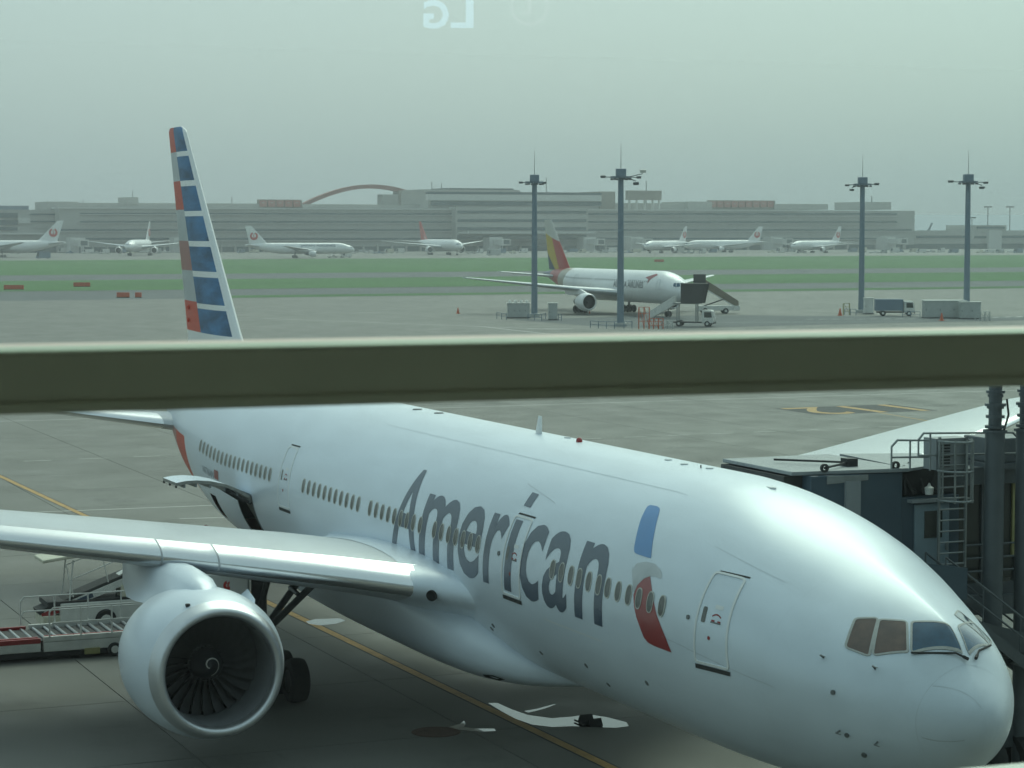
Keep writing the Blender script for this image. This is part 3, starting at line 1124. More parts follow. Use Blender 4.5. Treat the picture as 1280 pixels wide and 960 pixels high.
M['seam'] = mat('panel seam', (0.50, 0.545, 0.58), 0.6, var=0.1, vscale=5)
surf_line([(2.06, a) for a in range(-170, 181, 10)], .006).build('radome_seam', 'seam', AA)
surf_line([(2.04, 42), (1.40, 80)], .010).build('lightning_strip', 'seam', AA)
surf_line([(2.00, -16), (1.45, -30)], .02).build('lightning_strip', 'seam', AA)
for X, dg in ((10.4, 57), (6.0, 50)):
    pass
surf_line([(8.3, 45.5), (5.9, 47.5)], .010, .006, 12).build('skin_lap', 'seam', AA)
surf_line([(18.5, 46), (16.3, 40)], .014, .006, 12).build('skin_lap', 'seam', AA)
surf_line([(31, 62), (21, 62), (11, 62)], .012, .006, 24).build('skin_lap', 'seam', AA)
surf_line([(15.5, -14.0), (12.2, -14.0)], .03, .006, 12).build('cargo_door_edge', 'white_trim', AA)
surf_line([(9.0, -1.5), (5.0, -4.5)], .012, .006, 12).build('skin_lap', 'seam', AA)
for X, dg, r in ((3.57, 4, .05), (3.38, -21, .05), (3.21, -35, .06), (7.95, 11.6, .05), (18.25, 9.5, .06)):
    c = AF.off(X, R_(dg), .0)
    n_ = (AF.off(X, R_(dg), .05)-c).normalized()
    MB().tube(c-n_*.02, c+n_*.03, r, 12).build('sensor_port', 'strut', AA, smooth=40)
for X, dg in ((2.97, 27), (4.0, 21), (2.78, -23), (3.52, -19)):
    c = AF.off(X, R_(dg), .0)
    n_ = (AF.off(X, R_(dg), .05)-c).normalized()
    pt = MB().tube(c, c+n_*.11, .022, 8)
    pt.tube(c+n_*.11+Vector((.03, 0, 0)), c+n_*.11+Vector((-.16, 0, 0)), .018, 8, .008)
    pt.build('pitot_probe', 'strut', AA)
for X, dg in ((19.6, -31), (19.9, -34), (13.9, -32), (16.9, -37), (13.2, -40), (10.4, -27)):
    c = AF.off(X, R_(dg), 0)
    n_ = (AF.off(X, R_(dg), .05)-c).normalized()
    MB().tube(c-n_*.01, c+n_*.012, .07, 8).build('drain_port', 'strut', AA)
for P in ([(2.62, 47), (2.24, 80), (2.17, 89)], [(2.74, 137), (2.34, 118), (2.24, 113)]):
    pts = [AF.off(x, R_(a), .05) for x, a in P]
    MB().path(pts, .022, 6).tube(pts[2], pts[2]+(pts[2]-pts[1]).normalized()*.12, .035, 6).build('wiper', 'gse_dark', AA)
# crown fittings
tz = AZC+3.1
MB().loft([[Vector((22.45+dx, s*wy, tz-.02+zz)) for dx, s, wy in ((0, 0, 0), (.18*k, 1, .03*k), (.46*k, 0, 0), (.18*k, -1, .03*k))] for zz, k in ((0, 1), (.52, .55))][:2]).build('blade_antenna', 'white_trim', AA)
MB().lathe([(0, .09), (.07, .085), (.12, .05), (.135, .001)], (20.0, 0, tz-.01), 14, 'z').build('beacon_light', 'flag_red', AA, smooth=50)
for X, Y in ((30.3, 0), (31.9, .1), (21.2, -.2), (14.8, 0), (13.75, .1), (12.65, 0)):
    MB().lathe([(0, .16 if X > 25 else .10), (.03, .14 if X > 25 else .09), (.035, .001)], (X, Y, AF.p(X, PI/2).z-.006), 14, 'z').build('antenna_pad', 'wing_grey' if X < 25 else 'strut', AA)
MB().tube((12.9, .1, tz-.1), (12.9, .1, tz+.07), .02, 6).build('drain_mast', 'strut', AA)
MB().loft([[Vector((9.5+a*k*.28, b*k*.10, AF.p(9.6, PI/2).z-.02+z_)) for a, b in ((0, 0), (.5, 1), (1.4, 1), (2, 0), (1.4, -1), (.5, -1))] for z_, k in ((0, 1), (.05, .8))]).build('antenna_pad', 'white_trim', AA)

# wing to body fairing
fs_ = []
FA = [(17.9, 2.35, 2.36, 2.45, .4), (18.5, 2.32, 2.24, 2.9, 1.5), (19.4, 2.28, 2.10, 3.4, 2.35), (20.4, 2.25, 2.0, 3.9, 2.85), (21.6, 2.22, 1.93, 4.3, 3.2), (24, 2.2, 1.90, 4.6, 3.42), (30, 2.2, 1.92, 4.7, 3.5), (34, 2.2, 1.98, 4.6, 3.42), (36.5, 2.25, 2.12, 4.1, 3.15), (38.5, 2.3, 2.28, 3.5, 2.5), (40, 2.4, 2.38, 2.9, 1.2)]
fi = [pchip([a[0] for a in FA], [a[i] for a in FA]) for i in (2, 3, 4)]
rings = []
X = 17.9
while X <= 40.001:
    bot, top, wd = [f(X) for f in fi]
    zc_ = bot+(top-bot)*.52
    ring = []
    for i in range(40):
        t_ = 2*PI*i/40
        c, s = math.cos(t_), math.sin(t_)
        ring.append(Vector((X, wd*math.copysign(abs(c)**.62, c), zc_+((top-zc_) if s > 0 else (zc_-bot))*math.copysign(abs(s)**.8, s))))
    rings.append(ring)
    X += .45
MB().loft(rings).build('wing_body_fairing', 'silver', AA, smooth=45)
def fairing_pt(X, t_, off):
    bot, top, wd = [f(X) for f in fi]
    zc_ = bot+(top-bot)*.52
    c, s = math.cos(t_), math.sin(t_)
    return Vector((X, wd*abs(c)**.62+off, zc_+(zc_-bot)*math.copysign(abs(s)**.8, s)))


MB().poly([fairing_pt(X, R_(a), .02) for X, a in ((19.7, -34), (20.0, -28), (20.5, -34), (20.7, -44), (20.2, -46))]).build('air_inlet', 'dark', AA)

# wings
WST = [(2.4, 20.52, 4.40, 14.6, .098, R_(2.4)), (3.0, 20.93, 4.47, 14.2, .099, R_(2.3)), (5.5, 22.65, 4.77, 12.6, .102, R_(1.8)), (10.0, 25.74, 5.22, 9.9, .105, R_(1.0)), (18.0, 31.24, 5.93, 7.1, .10, R_(.3)), (26.0, 36.73, 6.85, 4.3, .095, 0), (29.6, 39.3, 7.30, 2.8, .09, 0), (30.4, 40.4, 7.42, 1.5, .08, 0)]
for sg in (1, -1):
    wb = MB().loft(wing_rings(WST, sg, n=22)).build('wing', 'wing_grey', AA, smooth=40)
    for a, b in ((3.55, 8.55), (8.60, 9.90), (9.95, 16.5), (16.55, 23.0), (23.05, 29.0)):
        rr = []
        N = 8
        for k in range(N+1):
            st_ = lerp_station(WST, a+(b-a)*k/N)
            full = wing_rings([st_], sg, n=22)[0]
            m_ = len(full)//2
            seg = full[m_-4:m_+3]
            le = full[m_]
            cen = le+Vector((st_[3]*.08, 0, 0))
            out = []
            for q in seg:
                d = (q-cen)
                d.y = 0
                out.append(q+d.normalized()*(.013 if k else .022))
            rr.append(out)
        MB().loft(rr, closed=False, caps=False).build('leading_edge_slat', 'bare', wb, smooth=50)
# root fillet between wing nose and body
rr = []
for k in range(9):
    t_ = k/8
    y = 2.5+1.6*t_
    grow = (1-t_)**1.7
    st_ = lerp_station(WST, max(y, 2.4))
    full = wing_rings([st_], 1, n=22)[0]
    m_ = len(full)//2
    cen = full[m_]+Vector((1.9, 0, -.05))
    seg = full[m_-13:m_+12]
    rr.append([Vector((cen.x+(q.x-cen.x)*(1+.50*grow+.010), y, cen.z+(q.z-cen.z)*(1+(.10 if q.z > cen.z else .55)*grow+.012))) for q in seg])
MB().loft(rr, closed=False, caps=False).build('wing_root_fillet', 'silver', AA, smooth=60)
ll = Vector((21.34, 3.70, 4.44))
nl = Vector((-.63, .74, -.22)).normalized()
MB().tube(ll-nl*.12, ll+nl*.06, .15, 18).build('landing_light', 'dark', AA, smooth=40)

# engine
EC = Vector((21.0, 9.6, 2.86))
TILT = R_(1.0)
ND = [(4.6, 1.30), (4.2, 1.50), (3.4, 1.75), (2.6, 1.90), (1.9, 1.95), (1.3, 1.94), (.8, 1.88), (.48, 1.795)]
LIP = [(.48, 1.795), (.3, 1.742), (.12, 1.68), (.03, 1.63), (0, 1.565), (.02, 1.50), (.10, 1.45), (.25, 1.42)]
DUCT = [(.25, 1.42), (.6, 1.40), (1.0, 1.42), (1.45, 1.43), (1.75, 1.43)]
EN = bpy.data.objects.new('engine', None)
COL.objects.link(EN)
EN.parent = AA
EN.location = EC
nm_ = MB().lathe(ND, (0, 0, 0), 72)
nm_.v = [(x, y*(1+.075*min(1, max(0, (x-.48)/1.2))), z) for x, y, z in nm_.v]
nac = nm_.build('nacelle', 'silver', EN, smooth=40)
MB().lathe(LIP, (0, 0, 0), 72).build('inlet_lip', 'lipmetal', EN, smooth=60)
MB().lathe(DUCT, (0, 0, 0), 72).build('inlet_duct', 'duct', EN, smooth=60)
MB().lathe([(4.6, 1.30), (4.55, 1.15), (4.3, 1.0), (6.2, .72), (6.6, .66), (6.55, .5), (7.6, .05)], (0, 0, 0), 48).build('exhaust_core', 'strut', EN, smooth=40)
MB().lathe([(1.75, 1.43), (2.1, 1.42), (2.1, .3)], (0, 0, 0), 48).build('fan_backing', 'dark', EN)
MB().lathe([(.98, .001), (1.03, .09), (1.16, .23), (1.34, .36), (1.52, .44), (1.75, .46)], (0, 0, 0), 36).build('spinner', 'spinner', EN, smooth=60)
MB().lathe([(1.49, .455), (1.50, .475), (1.53, .48)], (0, 0, 0), 36).build('spinner_ring', 'strut', EN, smooth=60)
rg = []
prs = pchip([0, .09, .23, .36, .44], [.98, 1.03, 1.16, 1.34, 1.52])
for k in range(27):
    t_ = k/26
    r = .06+.25*t_
    a = -1.0+t_*1.75*PI
    o_ = []
    for rr_ in (r-.017, r+.017):
        o_.append(Vector((prs(rr_)-.012, rr_*math.cos(a), rr_*math.sin(a))))
    rg.append(o_)
MB().loft(rg, closed=False, caps=False).build('spinner_swirl', 'gse_white', EN)
bl = MB()
BR = []
for k in range(8):
    t_ = k/7
    r = .42+1.0*t_
    tw = R_(20+42*t_)
    cw = .17+.05*math.sin(PI*min(1, t_*.7+.15))
    sweep = .10*t_*t_
    ring = []
    for sx, th in ((-1, 0), (-.3, .016), (1, .004), (.3, -.012)):
        ring.append(Vector((1.62-sx*-cw*math.cos(tw)*.9+sweep*.3, sx*cw*math.sin(tw)*.9+th+sweep, r)))
    BR.append(ring)
bme = MB().loft(BR).mesh('fan_blade', 'fan', 50)
for k in range(26):
    obj('fan_blade', bme, EN, (0, 0, 0), (2*PI*k/26, 0, 0))
# chine on the inboard side and a small hook
MB().poly([(1.6, -1.35, 1.33), (3.2, -1.32, 1.36), (3.1, -1.62, 1.62), (2.0, -1.50, 1.50)], (0, .03, -.03)).build('nacelle_chine', 'silver', EN)
MB().box(.56, .68, .66, .76, 1.64, 1.74).build('hoist_point', 'gse_dark', EN)
# pylon
rr = []
for X, w0, zb, zt in ((22.3, .10, 4.55, 4.70), (22.7, .42, 4.45, 4.90), (23.4, .60, 4.35, 5.06), (24.5, .66, 4.2, 5.14), (25.6, .66, 4.1, 5.10), (27, .6, 4.0, 4.9), (29.0, .38, 4.1, 4.7), (31, .1, 4.4, 4.7)):
    rr.append([Vector((X, 9.6+a*w0, zb+(zt-zb)*b)) for a, b in ((-1.7, 0), (-1.05, .35), (-.75, .8), (-.3, 1), (.3, 1), (.75, .8), (1.05, .35), (1.7, 0))])
MB().loft(rr).build('pylon', 'silver', AA, smooth=50)

# main landing gear, right side
GR = bpy.data.objects.new('main_landing_gear', None)
COL.objects.link(GR)
GR.parent = AA
GR.location = (31.3, 5.5, 0)
g_ = MB()
g_.tube((0, 0, .75), (0, 0, 4.6), .24, 14).tube((0, 0, .7), (0, 0, 2.2), .16, 12)
g_.build('gear_leg', 'strut', GR, smooth=40)
MB().bar((-1.6, 0, .68), (1.6, 0, .68), .26, .34).build('bogie_beam', 'strut', GR)
MB().tube((-.1, -.1, 1.9), (-.9, -2.3, 4.2), .11, 10).tube((.2, -.15, 1.9), (.6, -2.3, 4.4), .11, 10).tube((-.45, -1.1, 3.1), (.35, -1.1, 3.2), .07, 8).build('side_brace', 'strut', GR)
MB().tube((0, .1, 2.2), (-1.8, .1, 4.4), .10, 10).build('drag_brace', 'strut', GR)
MB().poly([(-.8, .55, 1.9), (.9, .55, 1.9), (1.1, .6, 4.6), (-1.0, .6, 4.6)], (0, .05, 0)).build('gear_door', 'wing_grey', GR)
whe = MB()
whe.lathe([(-.26, .34), (-.30, .50), (-.24, .63), (-.10, .67), (.10, .67), (.24, .63), (.30, .50), (.26, .34)], (0, 0, 0), 32, 'y')
tyre = whe.mesh('tyre', 'rubber', 40)
rim = MB().lathe([(-.25, .001), (-.22, .12), (-.22, .28), (-.26, .34), (.26, .34), (.22, .28), (.22, .12), (.25, .001)], (0, 0, 0), 20, 'y').mesh('rim', 'strut', 40)
for dx in (-1.45, 0, 1.45):
    for dy in (-.70, .70):
        o = obj('wheel', tyre, GR, (dx, dy, .67))
        obj('rim', rim, o)
NG = bpy.data.objects.new('nose_landing_gear', None)
COL.objects.link(NG)
NG.parent = AA
NG.location = (6.9, 0, 0)
MB().tube((0, 0, .5), (0, 0, 2.7), .14, 12).tube((0, 0, 1.2), (1.4, 0, 2.6), .07, 8).build('gear_leg', 'strut', NG, smooth=40)
for dy in (-.36, .36):
    o = obj('wheel', tyre, NG, (0, dy, .53))
    o.scale = (.79, .7, .79)
    obj('rim', rim, o)

# tail fin with its striped flag
fst = [(8.1, 49.6, 0, 10.2, .075, 0), (9.67, 51.54, 0, 8.16, .075, 0), (18.40, 59.75, 0, 2.83, .075, 0), (18.56, 60.35, 0, 2.05, .06, 0)]
FX = lambda z, a, b: a+(b-a)*(z-9.9)/(18.44-9.9)
fin_bm = bmesh.new()
me = MB().loft(wing_rings(fst, vertical=True, n=18)).mesh('tail_fin', ['white_ac', 'flag_orange', 'flag_blue', 'flag_grey', 'flag_red'])
fin_bm.from_mesh(me)
zs = [17.49, 17.28, 16.24, 16.0, 15.02, 14.95, 14.73, 13.70, 13.47, 12.46, 12.22, 11.18, 11.13, 10.92, 9.93]
def fcut(co, no):
    bmesh.ops.bisect_plane(fin_bm, geom=fin_bm.verts[:]+fin_bm.edges[:]+fin_bm.faces[:], plane_co=co, plane_no=no, dist=1e-4)
for z in zs:
    fcut((0, 0, z), (0, 0, 1))
fcut((56.5, 0, 9.9), Vector((8.54, 0, -(61.4-56.5))).normalized())
fcut((52.2, 0, 9.9), Vector((8.54, 0, -(60.02-52.2))).normalized())
red_rows = [(17.49, 19), (15.02, 16.24), (12.46, 13.70), (9.93, 11.18)]
blue_rows = [(17.49, 19), (16.24, 17.28), (14.95, 16.0), (13.70, 14.73), (12.46, 13.47), (11.13, 12.22), (9.93, 10.92)]
for f in fin_bm.faces:
    c = f.calc_center_median()
    if c.z < 9.93 or c.z > 18.5:
        continue
    if c.x < FX(c.z, 52.2, 60.02):
        continue
    if c.x > FX(c.z, 56.5, 61.4):
        hit = [k for k, (a, b) in enumerate(red_rows) if a <= c.z <= b]
        f.material_index = (4 if hit[0] == 2 else 1) if hit else 3
    elif any(a <= c.z <= b for a, b in blue_rows):
        f.material_index = 2
fin_bm.to_mesh(me)
fin_bm.free()
me.polygons.foreach_set('use_smooth', [True]*len(me.polygons))
me.set_sharp_from_angle(angle=R_(40))
fin = obj('tail_fin', me, AA)
for z in (10.35, 10.9):
    MB().lathe([(0, .10), (.06, .09), (.09, .001)], (0, 0, 0), 12, 'y').build('rudder_fitting', 'flag_orange', fin, loc=(59.0, .16, z))
fr_le = []
for k in range(13):
    st_ = lerp_station(fst, 8.5+9.8*k/12)
    full = wing_rings([st_], vertical=True, n=18)[0]
    m_ = len(full)//2
    cen = full[m_]+Vector((st_[3]*.08, 0, 0))
    seg = []
    for q in full[m_-2:m_+3]:
        d = q-cen
        d.z = 0
        seg.append(q+d.normalized()*.012)
    fr_le.append(seg)
MB().loft(fr_le, closed=False, caps=False).build('fin_leading_edge', 'white_trim', fin, smooth=50)
for sg in (1, -1):
    hst = [(1.0, 53.0, 6.22, 7.2, .10, 0), (2.2, 54.0, 6.35, 6.4, .10, 0), (10.6, 60.6, 7.35, 2.4, .09, 0), (10.9, 61.3, 7.4, 1.4, .06, 0)]
    hb = MB().loft(wing_rings(hst, sg, n=14)).build('horizontal_stabilizer', 'wing_grey', AA, smooth=40)
    rr = []
    for k in range(9):
        st_ = lerp_station(hst, 2.5+7.8*k/8)
        full = wing_rings([st_], sg, n=14)[0]
        m_ = len(full)//2
        cen = full[m_]+Vector((st_[3]*.08, 0, 0))
        seg = []
        for q in full[m_-4:m_+4]:
            d = q-cen
            d.y = 0
            seg.append(q+d.normalized()*.01)
        rr.append(seg)
    MB().loft(rr, closed=False, caps=False).build('stabilizer_leading_edge', 'bare', hb, smooth=50)

# ================================================================== OTHER AIRLINERS
TAILG = [(.66, 1, -1, 1), (.72, 1, -.90, .97), (.79, .985, -.62, .86), (.86, .94, -.26, .64), (.925, .82, .12, .385), (.975, .70, .40, .18), (1.0, .62, .48, .05)]
SPEC = {  # length, radius, centre height, height factor, wing: (y, xLE, z, chord), fin, stabiliser, engine, gear
    'wide': dict(L=63.0, R=3.1, zc=5.43, hz=1.0, wing=[(2.8, 20.9, 4.5, 14.2), (10, 25.7, 5.3, 9.9), (30.4, 40.2, 7.6, 2.2)], fin=[(8.0, 48.6, 10.0), (18.5, 59.0, 2.9)], stab=[(1.0, 53, 6.7, 7.0), (10.8, 60.6, 7.7, 2.3)], eng=(21.0, 9.6, 2.86, 1.0), ng=6.0, mg=(31.3, 5.5), nw=3),
    'mid': dict(L=53.7, R=2.52, zc=4.75, hz=1.06, wing=[(2.3, 18.3, 3.6, 10.6), (8, 22.6, 4.2, 7.6), (23.8, 33.6, 6.0, 2.2)], fin=[(7.0, 42.6, 8.8), (15.85, 50.6, 2.9)], stab=[(0.8, 46, 5.8, 5.6), (9.3, 51.6, 6.6, 1.9)], eng=(19.2, 7.9, 2.15, .79), ng=6.6, mg=(29.3, 4.65), nw=2)}


def airliner(kind, name, label, group, paint='white_ac', fin_paint=None, loc=(0, 0, 0), rz=0, detail=0):
    sp = SPEC[kind]
    root = thing(name, label, 'airliner', loc, rz, group)
    L, R, zc = sp['L'], sp['R'], sp['zc']
    F = Fuselage(0, L, R, zc, [(a*L, b, c, d) for a, b, c, d in TAILG], sp['hz'])
    segs = 48 if detail else 28
    body = F.body(segs, step=1.0 if detail else 2.0)
    o = body.build('fuselage', paint, root, smooth=40)
    for sg in (1, -1):
        st_ = [(a[0], a[1], a[2], a[3], tc, tw) for a, tc, tw in zip(sp['wing'], (.13, .11, .09), (R_(1.5), R_(1), 0))]
        MB().loft(wing_rings(st_, sg, n=10)).build('wing', 'wing_grey', root, smooth=40)
        st_ = [(a[0], a[1], a[2], a[3], .10, 0) for a in sp['stab']]
        MB().loft(wing_rings(st_, sg, n=8)).build('horizontal_stabilizer', 'wing_grey', root, smooth=40)
        ex, ey, ez, k = sp['eng']
        ex0 = ex
        n_ = MB().lathe([(4.6*k, 1.25*k), (3.2*k, 1.74*k), (2.2*k, 1.9*k), (1.4*k, 1.93*k), (.5*k, 1.80*k), (.08*k, 1.66*k), (0, 1.56*k), (.1*k, 1.46*k), (.3*k, 1.42*k)], (ex0, sg*ey, ez), 28).build('engine', paint, root, smooth=50)
        MB().lathe([(.3*k, 1.42*k), (1.3*k, 1.42*k), (1.35*k, .4*k), (.9*k, .001)], (ex0, sg*ey, ez), 24).build('fan', 'dark', n_, smooth=40)
        MB().lathe([(4.5*k, 1.1*k), (6.6*k, .6*k), (7.2*k, .05)], (ex0, sg*ey, ez), 16).build('exhaust', 'strut', n_, smooth=40)
        w0 = lerp_station([(*a, .1, 0) for a in sp['wing']], ey)
        MB().loft([[Vector((X, sg*ey+a*.35*k, ez+b)) for a, b in ((-1, zb), (-.6, zt), (.6, zt), (1, zb))] for X, zb, zt in ((ex+1.5*k, 1.7*k, 1.95*k), (w0[1]+.4, 1.6*k, w0[2]-ez+.1), (w0[1]+5*k, 1.2*k, w0[2]-ez+.1), (w0[1]+7*k, 1.6*k, w0[2]-ez))]).build('pylon', paint, root, smooth=40)
        gx, gy = sp['mg']
        gg = MB().tube((gx, sg*gy, .6), (gx, sg*gy, zc-R*.6), .22, 8).build('main_gear', 'strut', root)
        wm = MB()
        for q in range(sp['nw']):
            for dy in (-.6, .6):
                X = gx+(q-(sp['nw']-1)/2)*1.4
                wm = MB().lathe([(-.2, .25), (-.25, .5), (-.1, .64), (.1, .64), (.25, .5), (.2, .25)], (X, sg*gy+dy, .64), 16, 'y')
                wm.build('wheel', 'rubber', gg, smooth=40)
    ng = MB().tube((sp['ng'], 0, .45), (sp['ng'], 0, zc-R*.8), .13, 8).build('nose_gear', 'strut', root)
    for dy in (-.3, .3):
        MB().lathe([(-.14, .2), (-.17, .4), (0, .5), (.17, .4), (.14, .2)], (sp['ng'], dy, .5), 14, 'y').build('wheel', 'rubber', ng, smooth=40)
    fs_ = [(a[0], a[1], 0, a[2], .095, 0) for a in sp['fin']]
    finm = MB().loft(wing_rings(fs_, vertical=True, n=10))
    if fin_paint:
        finm = fin_paint(finm, fs_, root)
    else:
        finm.build('tail_fin', paint, root, smooth=40)
    # cockpit panes and the row of cabin windows
    k = R/3.1
    for sgn in (1, -1):
        for P in ([(1.95, 60), (1.5, 84), (.85, 78), (1.22, 44)], [(2.5, 48), (2.02, 58), (1.32, 41), (1.85, 28)], [(3.05, 44), (2.6, 48), (1.98, 27), (2.6, 26)]):
            mb = MB()
            mb.poly([F.off(x*k, R_(a) if sgn > 0 else PI-R_(a), .07) for x, a in P])
            mb.build('cockpit_window', 'cockpit_glass', root)
    return root, F


def slice_mesh(mb, name, mats, root, cuts, classify):
    me = mb.mesh(name, mats)
    b_ = bmesh.new()
    b_.from_mesh(me)
    for co, no in cuts:
        bmesh.ops.bisect_plane(b_, geom=b_.verts[:]+b_.edges[:]+b_.faces[:], plane_co=co, plane_no=Vector(no).normalized(), dist=1e-4)
    for f in b_.faces:
        f.material_index = classify(f.calc_center_median())
    b_.to_mesh(me)
    b_.free()
    me.polygons.foreach_set('use_smooth', [True]*len(me.polygons))
    me.set_sharp_from_angle(angle=R_(40))
    return obj(name, me, root)


# --- red-tailed airliner on the next stand (nose towards the terminal)
def fin_stripes(mb, st, root):
    # bands running up the fin: dark blue foot, yellow rear band, red front band, warm grey top
    def cl(c):
        if c.z > 12.6+(c.x-49.5)*.25:
            return 0
        t_ = c.x-(46.3+(c.z-7)*.62)
        if t_ > 0:
            return 2 if c.z < 7.3+(c.x-48.5)*.75 else 1
        return 3
    return slice_mesh(mb, 'tail_fin', ['asi_grey', 'asi_yellow', 'asi_blue', 'asi_red'], root, [((49.5, 0, 12.6), (-.25, 0, 1)), ((46.3, 0, 7), (1, 0, -.62)), ((48.5, 0, 7.3), (-.75, 0, 1))], cl)


AS, ASF = airliner('mid', 'parked_airliner', 'white airliner with a yellow and red tail beside two boarding stairs', None, fin_paint=fin_stripes, detail=1)
mgp = gp(756, 390.5)
AS.location = (mgp.x-29.3*math.cos(R_(1.3)), mgp.y-29.3*math.sin(R_(1.3)), 0)
AS.rotation_euler = (0, 0, R_(1.3))
body = [c for c in AS.children if c.name.startswith('fuselage')][0]
me = body.data
for m_ in ('asi_cream', 'asi_red', 'asi_blue'):
    me.materials.append(M[m_])
b_ = bmesh.new()
b_.from_mesh(me)
for co, no in (((41, 0, 5), (1, 0, .35)), ((44, 0, 5), (1, 0, .25)), ((49, 0, 5), (1, 0, .1))):
    bmesh.ops.bisect_plane(b_, geom=b_.verts[:]+b_.edges[:]+b_.faces[:], plane_co=co, plane_no=Vector(no).normalized(), dist=1e-4)
for f in b_.faces:
    c = f.calc_center_median()
    f.material_index = 3 if c.x+.1*(c.z-5) > 49 else 2 if c.x+.25*(c.z-5) > 44 else 1 if c.x+.35*(c.z-5) > 41 else 0
b_.to_mesh(me)
b_.free()
bm = text_bm('ASIANA AIRLINES', .02)
a0, a1, b0, b1 = bm_box(bm)
for v in bm.verts:
    v.co.x, v.co.y = 21.2-(v.co.x-a0)/(a1-a0)*10.6, -.15+(v.co.y-b0)/(b1-b0)*.95
drape(ASF, bm, .02, .4, 1.5).build('airline_name', 'text_grey', AS)
conform(ASF, [[(10.6, 1.55), (7.9, 2.55), (7.2, 2.2), (8.6, 1.2), (9.2, .55), (9.3, 1.3)]], .02, .3, .5).build('arrow_emblem', 'flag_red', AS)
for k in range(46):
    X = 8.8+k*.72
    if abs(X-17) < .8 or abs(X-29) < .6:
        continue
    conform(ASF, [oval(X, 1.42 if X < 3 else .95, .12, .18, 8)], .02, 9, 9).build('cabin_window', 'cabin_glass', AS)
for X in (5.6, 36.0):
    P = [(X+.5, 1.6), (X-.5, 1.6), (X-.5, -.25), (X+.5, -.25)]
    ring_on(ASF, rounded(P, .15, 3), .07, .03).build('passenger_door', 'sym_grey', AS)
tag(MB().lathe([(0, .16), (.45, .05), (.5, .001)], tuple(gp(737, 392)), 10, 'z').build('traffic_cone', 'orange'), 'orange cone beside the engine of the yellow and red tailed airliner', 'cone')


# --- white airliners with a red crane emblem on the tail, at the far terminal
def emblem(root, cx, cz, r, y):
    """red wings closing to a ring, open at the top, body and neck rising through it"""
    for sg in (1, -1):
        e = MB()
        n = 22
        out, inn = [], []
        for i in range(n+1):
            a = R_(-250)+R_(320)*i/n
            out.append((cx+r*math.cos(a), sg*y, cz+r*math.sin(a)))
            ri = r*(.62-.18*math.sin(PI*i/n))
            inn.append((cx+ri*math.cos(a), sg*y, cz+ri*math.sin(a)))
        e.loft([[a, b] for a, b in zip(out, inn)], closed=False, caps=False)
        e.poly([(cx-.10*r, sg*(y+.01), cz-.6*r), (cx+.14*r, sg*(y+.01), cz-.6*r), (cx+.08*r, sg*(y+.01), cz+.45*r), (cx-.2*r, sg*(y+.01), cz+.75*r), (cx-.04*r, sg*(y+.01), cz+.3*r)])
        e.build('crane_emblem', 'jal_red', root)


def fin_plain(mb, st, root):
    o = mb.build('tail_fin', 'white_ac', root, smooth=40)
    a, b = st
    zc_ = a[0]+(b[0]-a[0])*.42
    t_ = .42
    xc = a[1]+(b[1]-a[1])*t_+(a[3]+(b[3]-a[3])*t_)*.52
    emblem(root, xc, zc_, (a[3]+(b[3]-a[3])*t_)*.31, .47)
    return o


def fin_red(mb, st, root):
    return slice_mesh(mb, 'tail_fin', ['white_ac', 'jal_red'], root, [((50.5, 0, 9.0), (-.8, 0, 1))], lambda c: 1 if c.z > 9.0+(c.x-50.5)*-.8+2.2 else 0)


GJ = 'white airliners with red tail emblems at the far terminal'


def place(root, u, v, az, sp, along):
    """put the point `along` metres behind the nose over ground pixel (u, v)"""
    q = gp(u, v)
    a = R_(az)
    root.location = (q.x-along*math.cos(a), q.y-along*math.sin(a), 0)
    root.rotation_euler = (0, 0, a)


JW, JWF = airliner('wide', 'distant_airliner', 'white airliner, nose cut by the picture edge, tail before the blank terminal wall', GJ, fin_paint=fin_plain)
place(JW, 30, 321.5, -101, 'wide', 42)
JB = copy_tree(JW)
JB['label'] = 'white airliner seen nose-on at the far terminal, both engines showing'
place(JB, 172, 319.5, -25, 'wide', 25)
JM, JMF = airliner('mid', 'distant_airliner', 'white airliner side-on with dark name lettering, taxiing before the far terminal', GJ, fin_paint=fin_plain)
place(JM, 372, 322.5, 74, 'mid', 28)
for nm, u, v, az, al, lb in (('E', 832, 316.5, -55, 26, 'white airliner at the far terminal whose tail overlaps another white fuselage'), ('F', 905, 315.5, -92, 27, 'white airliner side-on, its nose hidden behind another white tail'), ('G', 1020, 316.2, -64, 26, 'white airliner nearest the end of the far terminal')):
    c_ = copy_tree(JM)
    c_['label'] = lb
    place(c_, u, v, az, 'mid', al)
bm = text_bm('JAPAN AIRLINES', .02)
a0, a1, b0, b1 = bm_box(bm)
for v in bm.verts:
    v.co.x, v.co.y = 26.5-(v.co.x-a0)/(a1-a0)*17.0,   .4+(v.co.y-b0)/(b1-b0)*1.6
drape(JMF, bm, .05, .5, 3).build('airline_name', 'navy', JM)
JD, _ = airliner('wide', 'distant_airliner', 'white airliner with an all red tail fin at the far terminal', GJ, fin_paint=fin_red)
place(JD, 553, 318.5, 1, 'wide', 27)

# ================================================================== FAR TERMINAL
FXB = 1330.0


def fbox(mb, u0, u1, v0, v1, X=FXB, dep=30, mi=0):
    um = (u0+u1)/2
    a, b = at_x(u0, (v0+v1)/2, X), at_x(u1, (v0+v1)/2, X)
    zt, zb = at_x(um, v0, X).z, at_x(um, v1, X).z
    return mb.box(X, X+dep, b.y, a.y, max(zb, 0.0), zt, mi)


def fpart(name, u0, u1, v0, v1, m, parent, X=FXB, dep=30):
    return fbox(MB(), u0, u1, v0, v1, X, dep).build(name, m, parent)


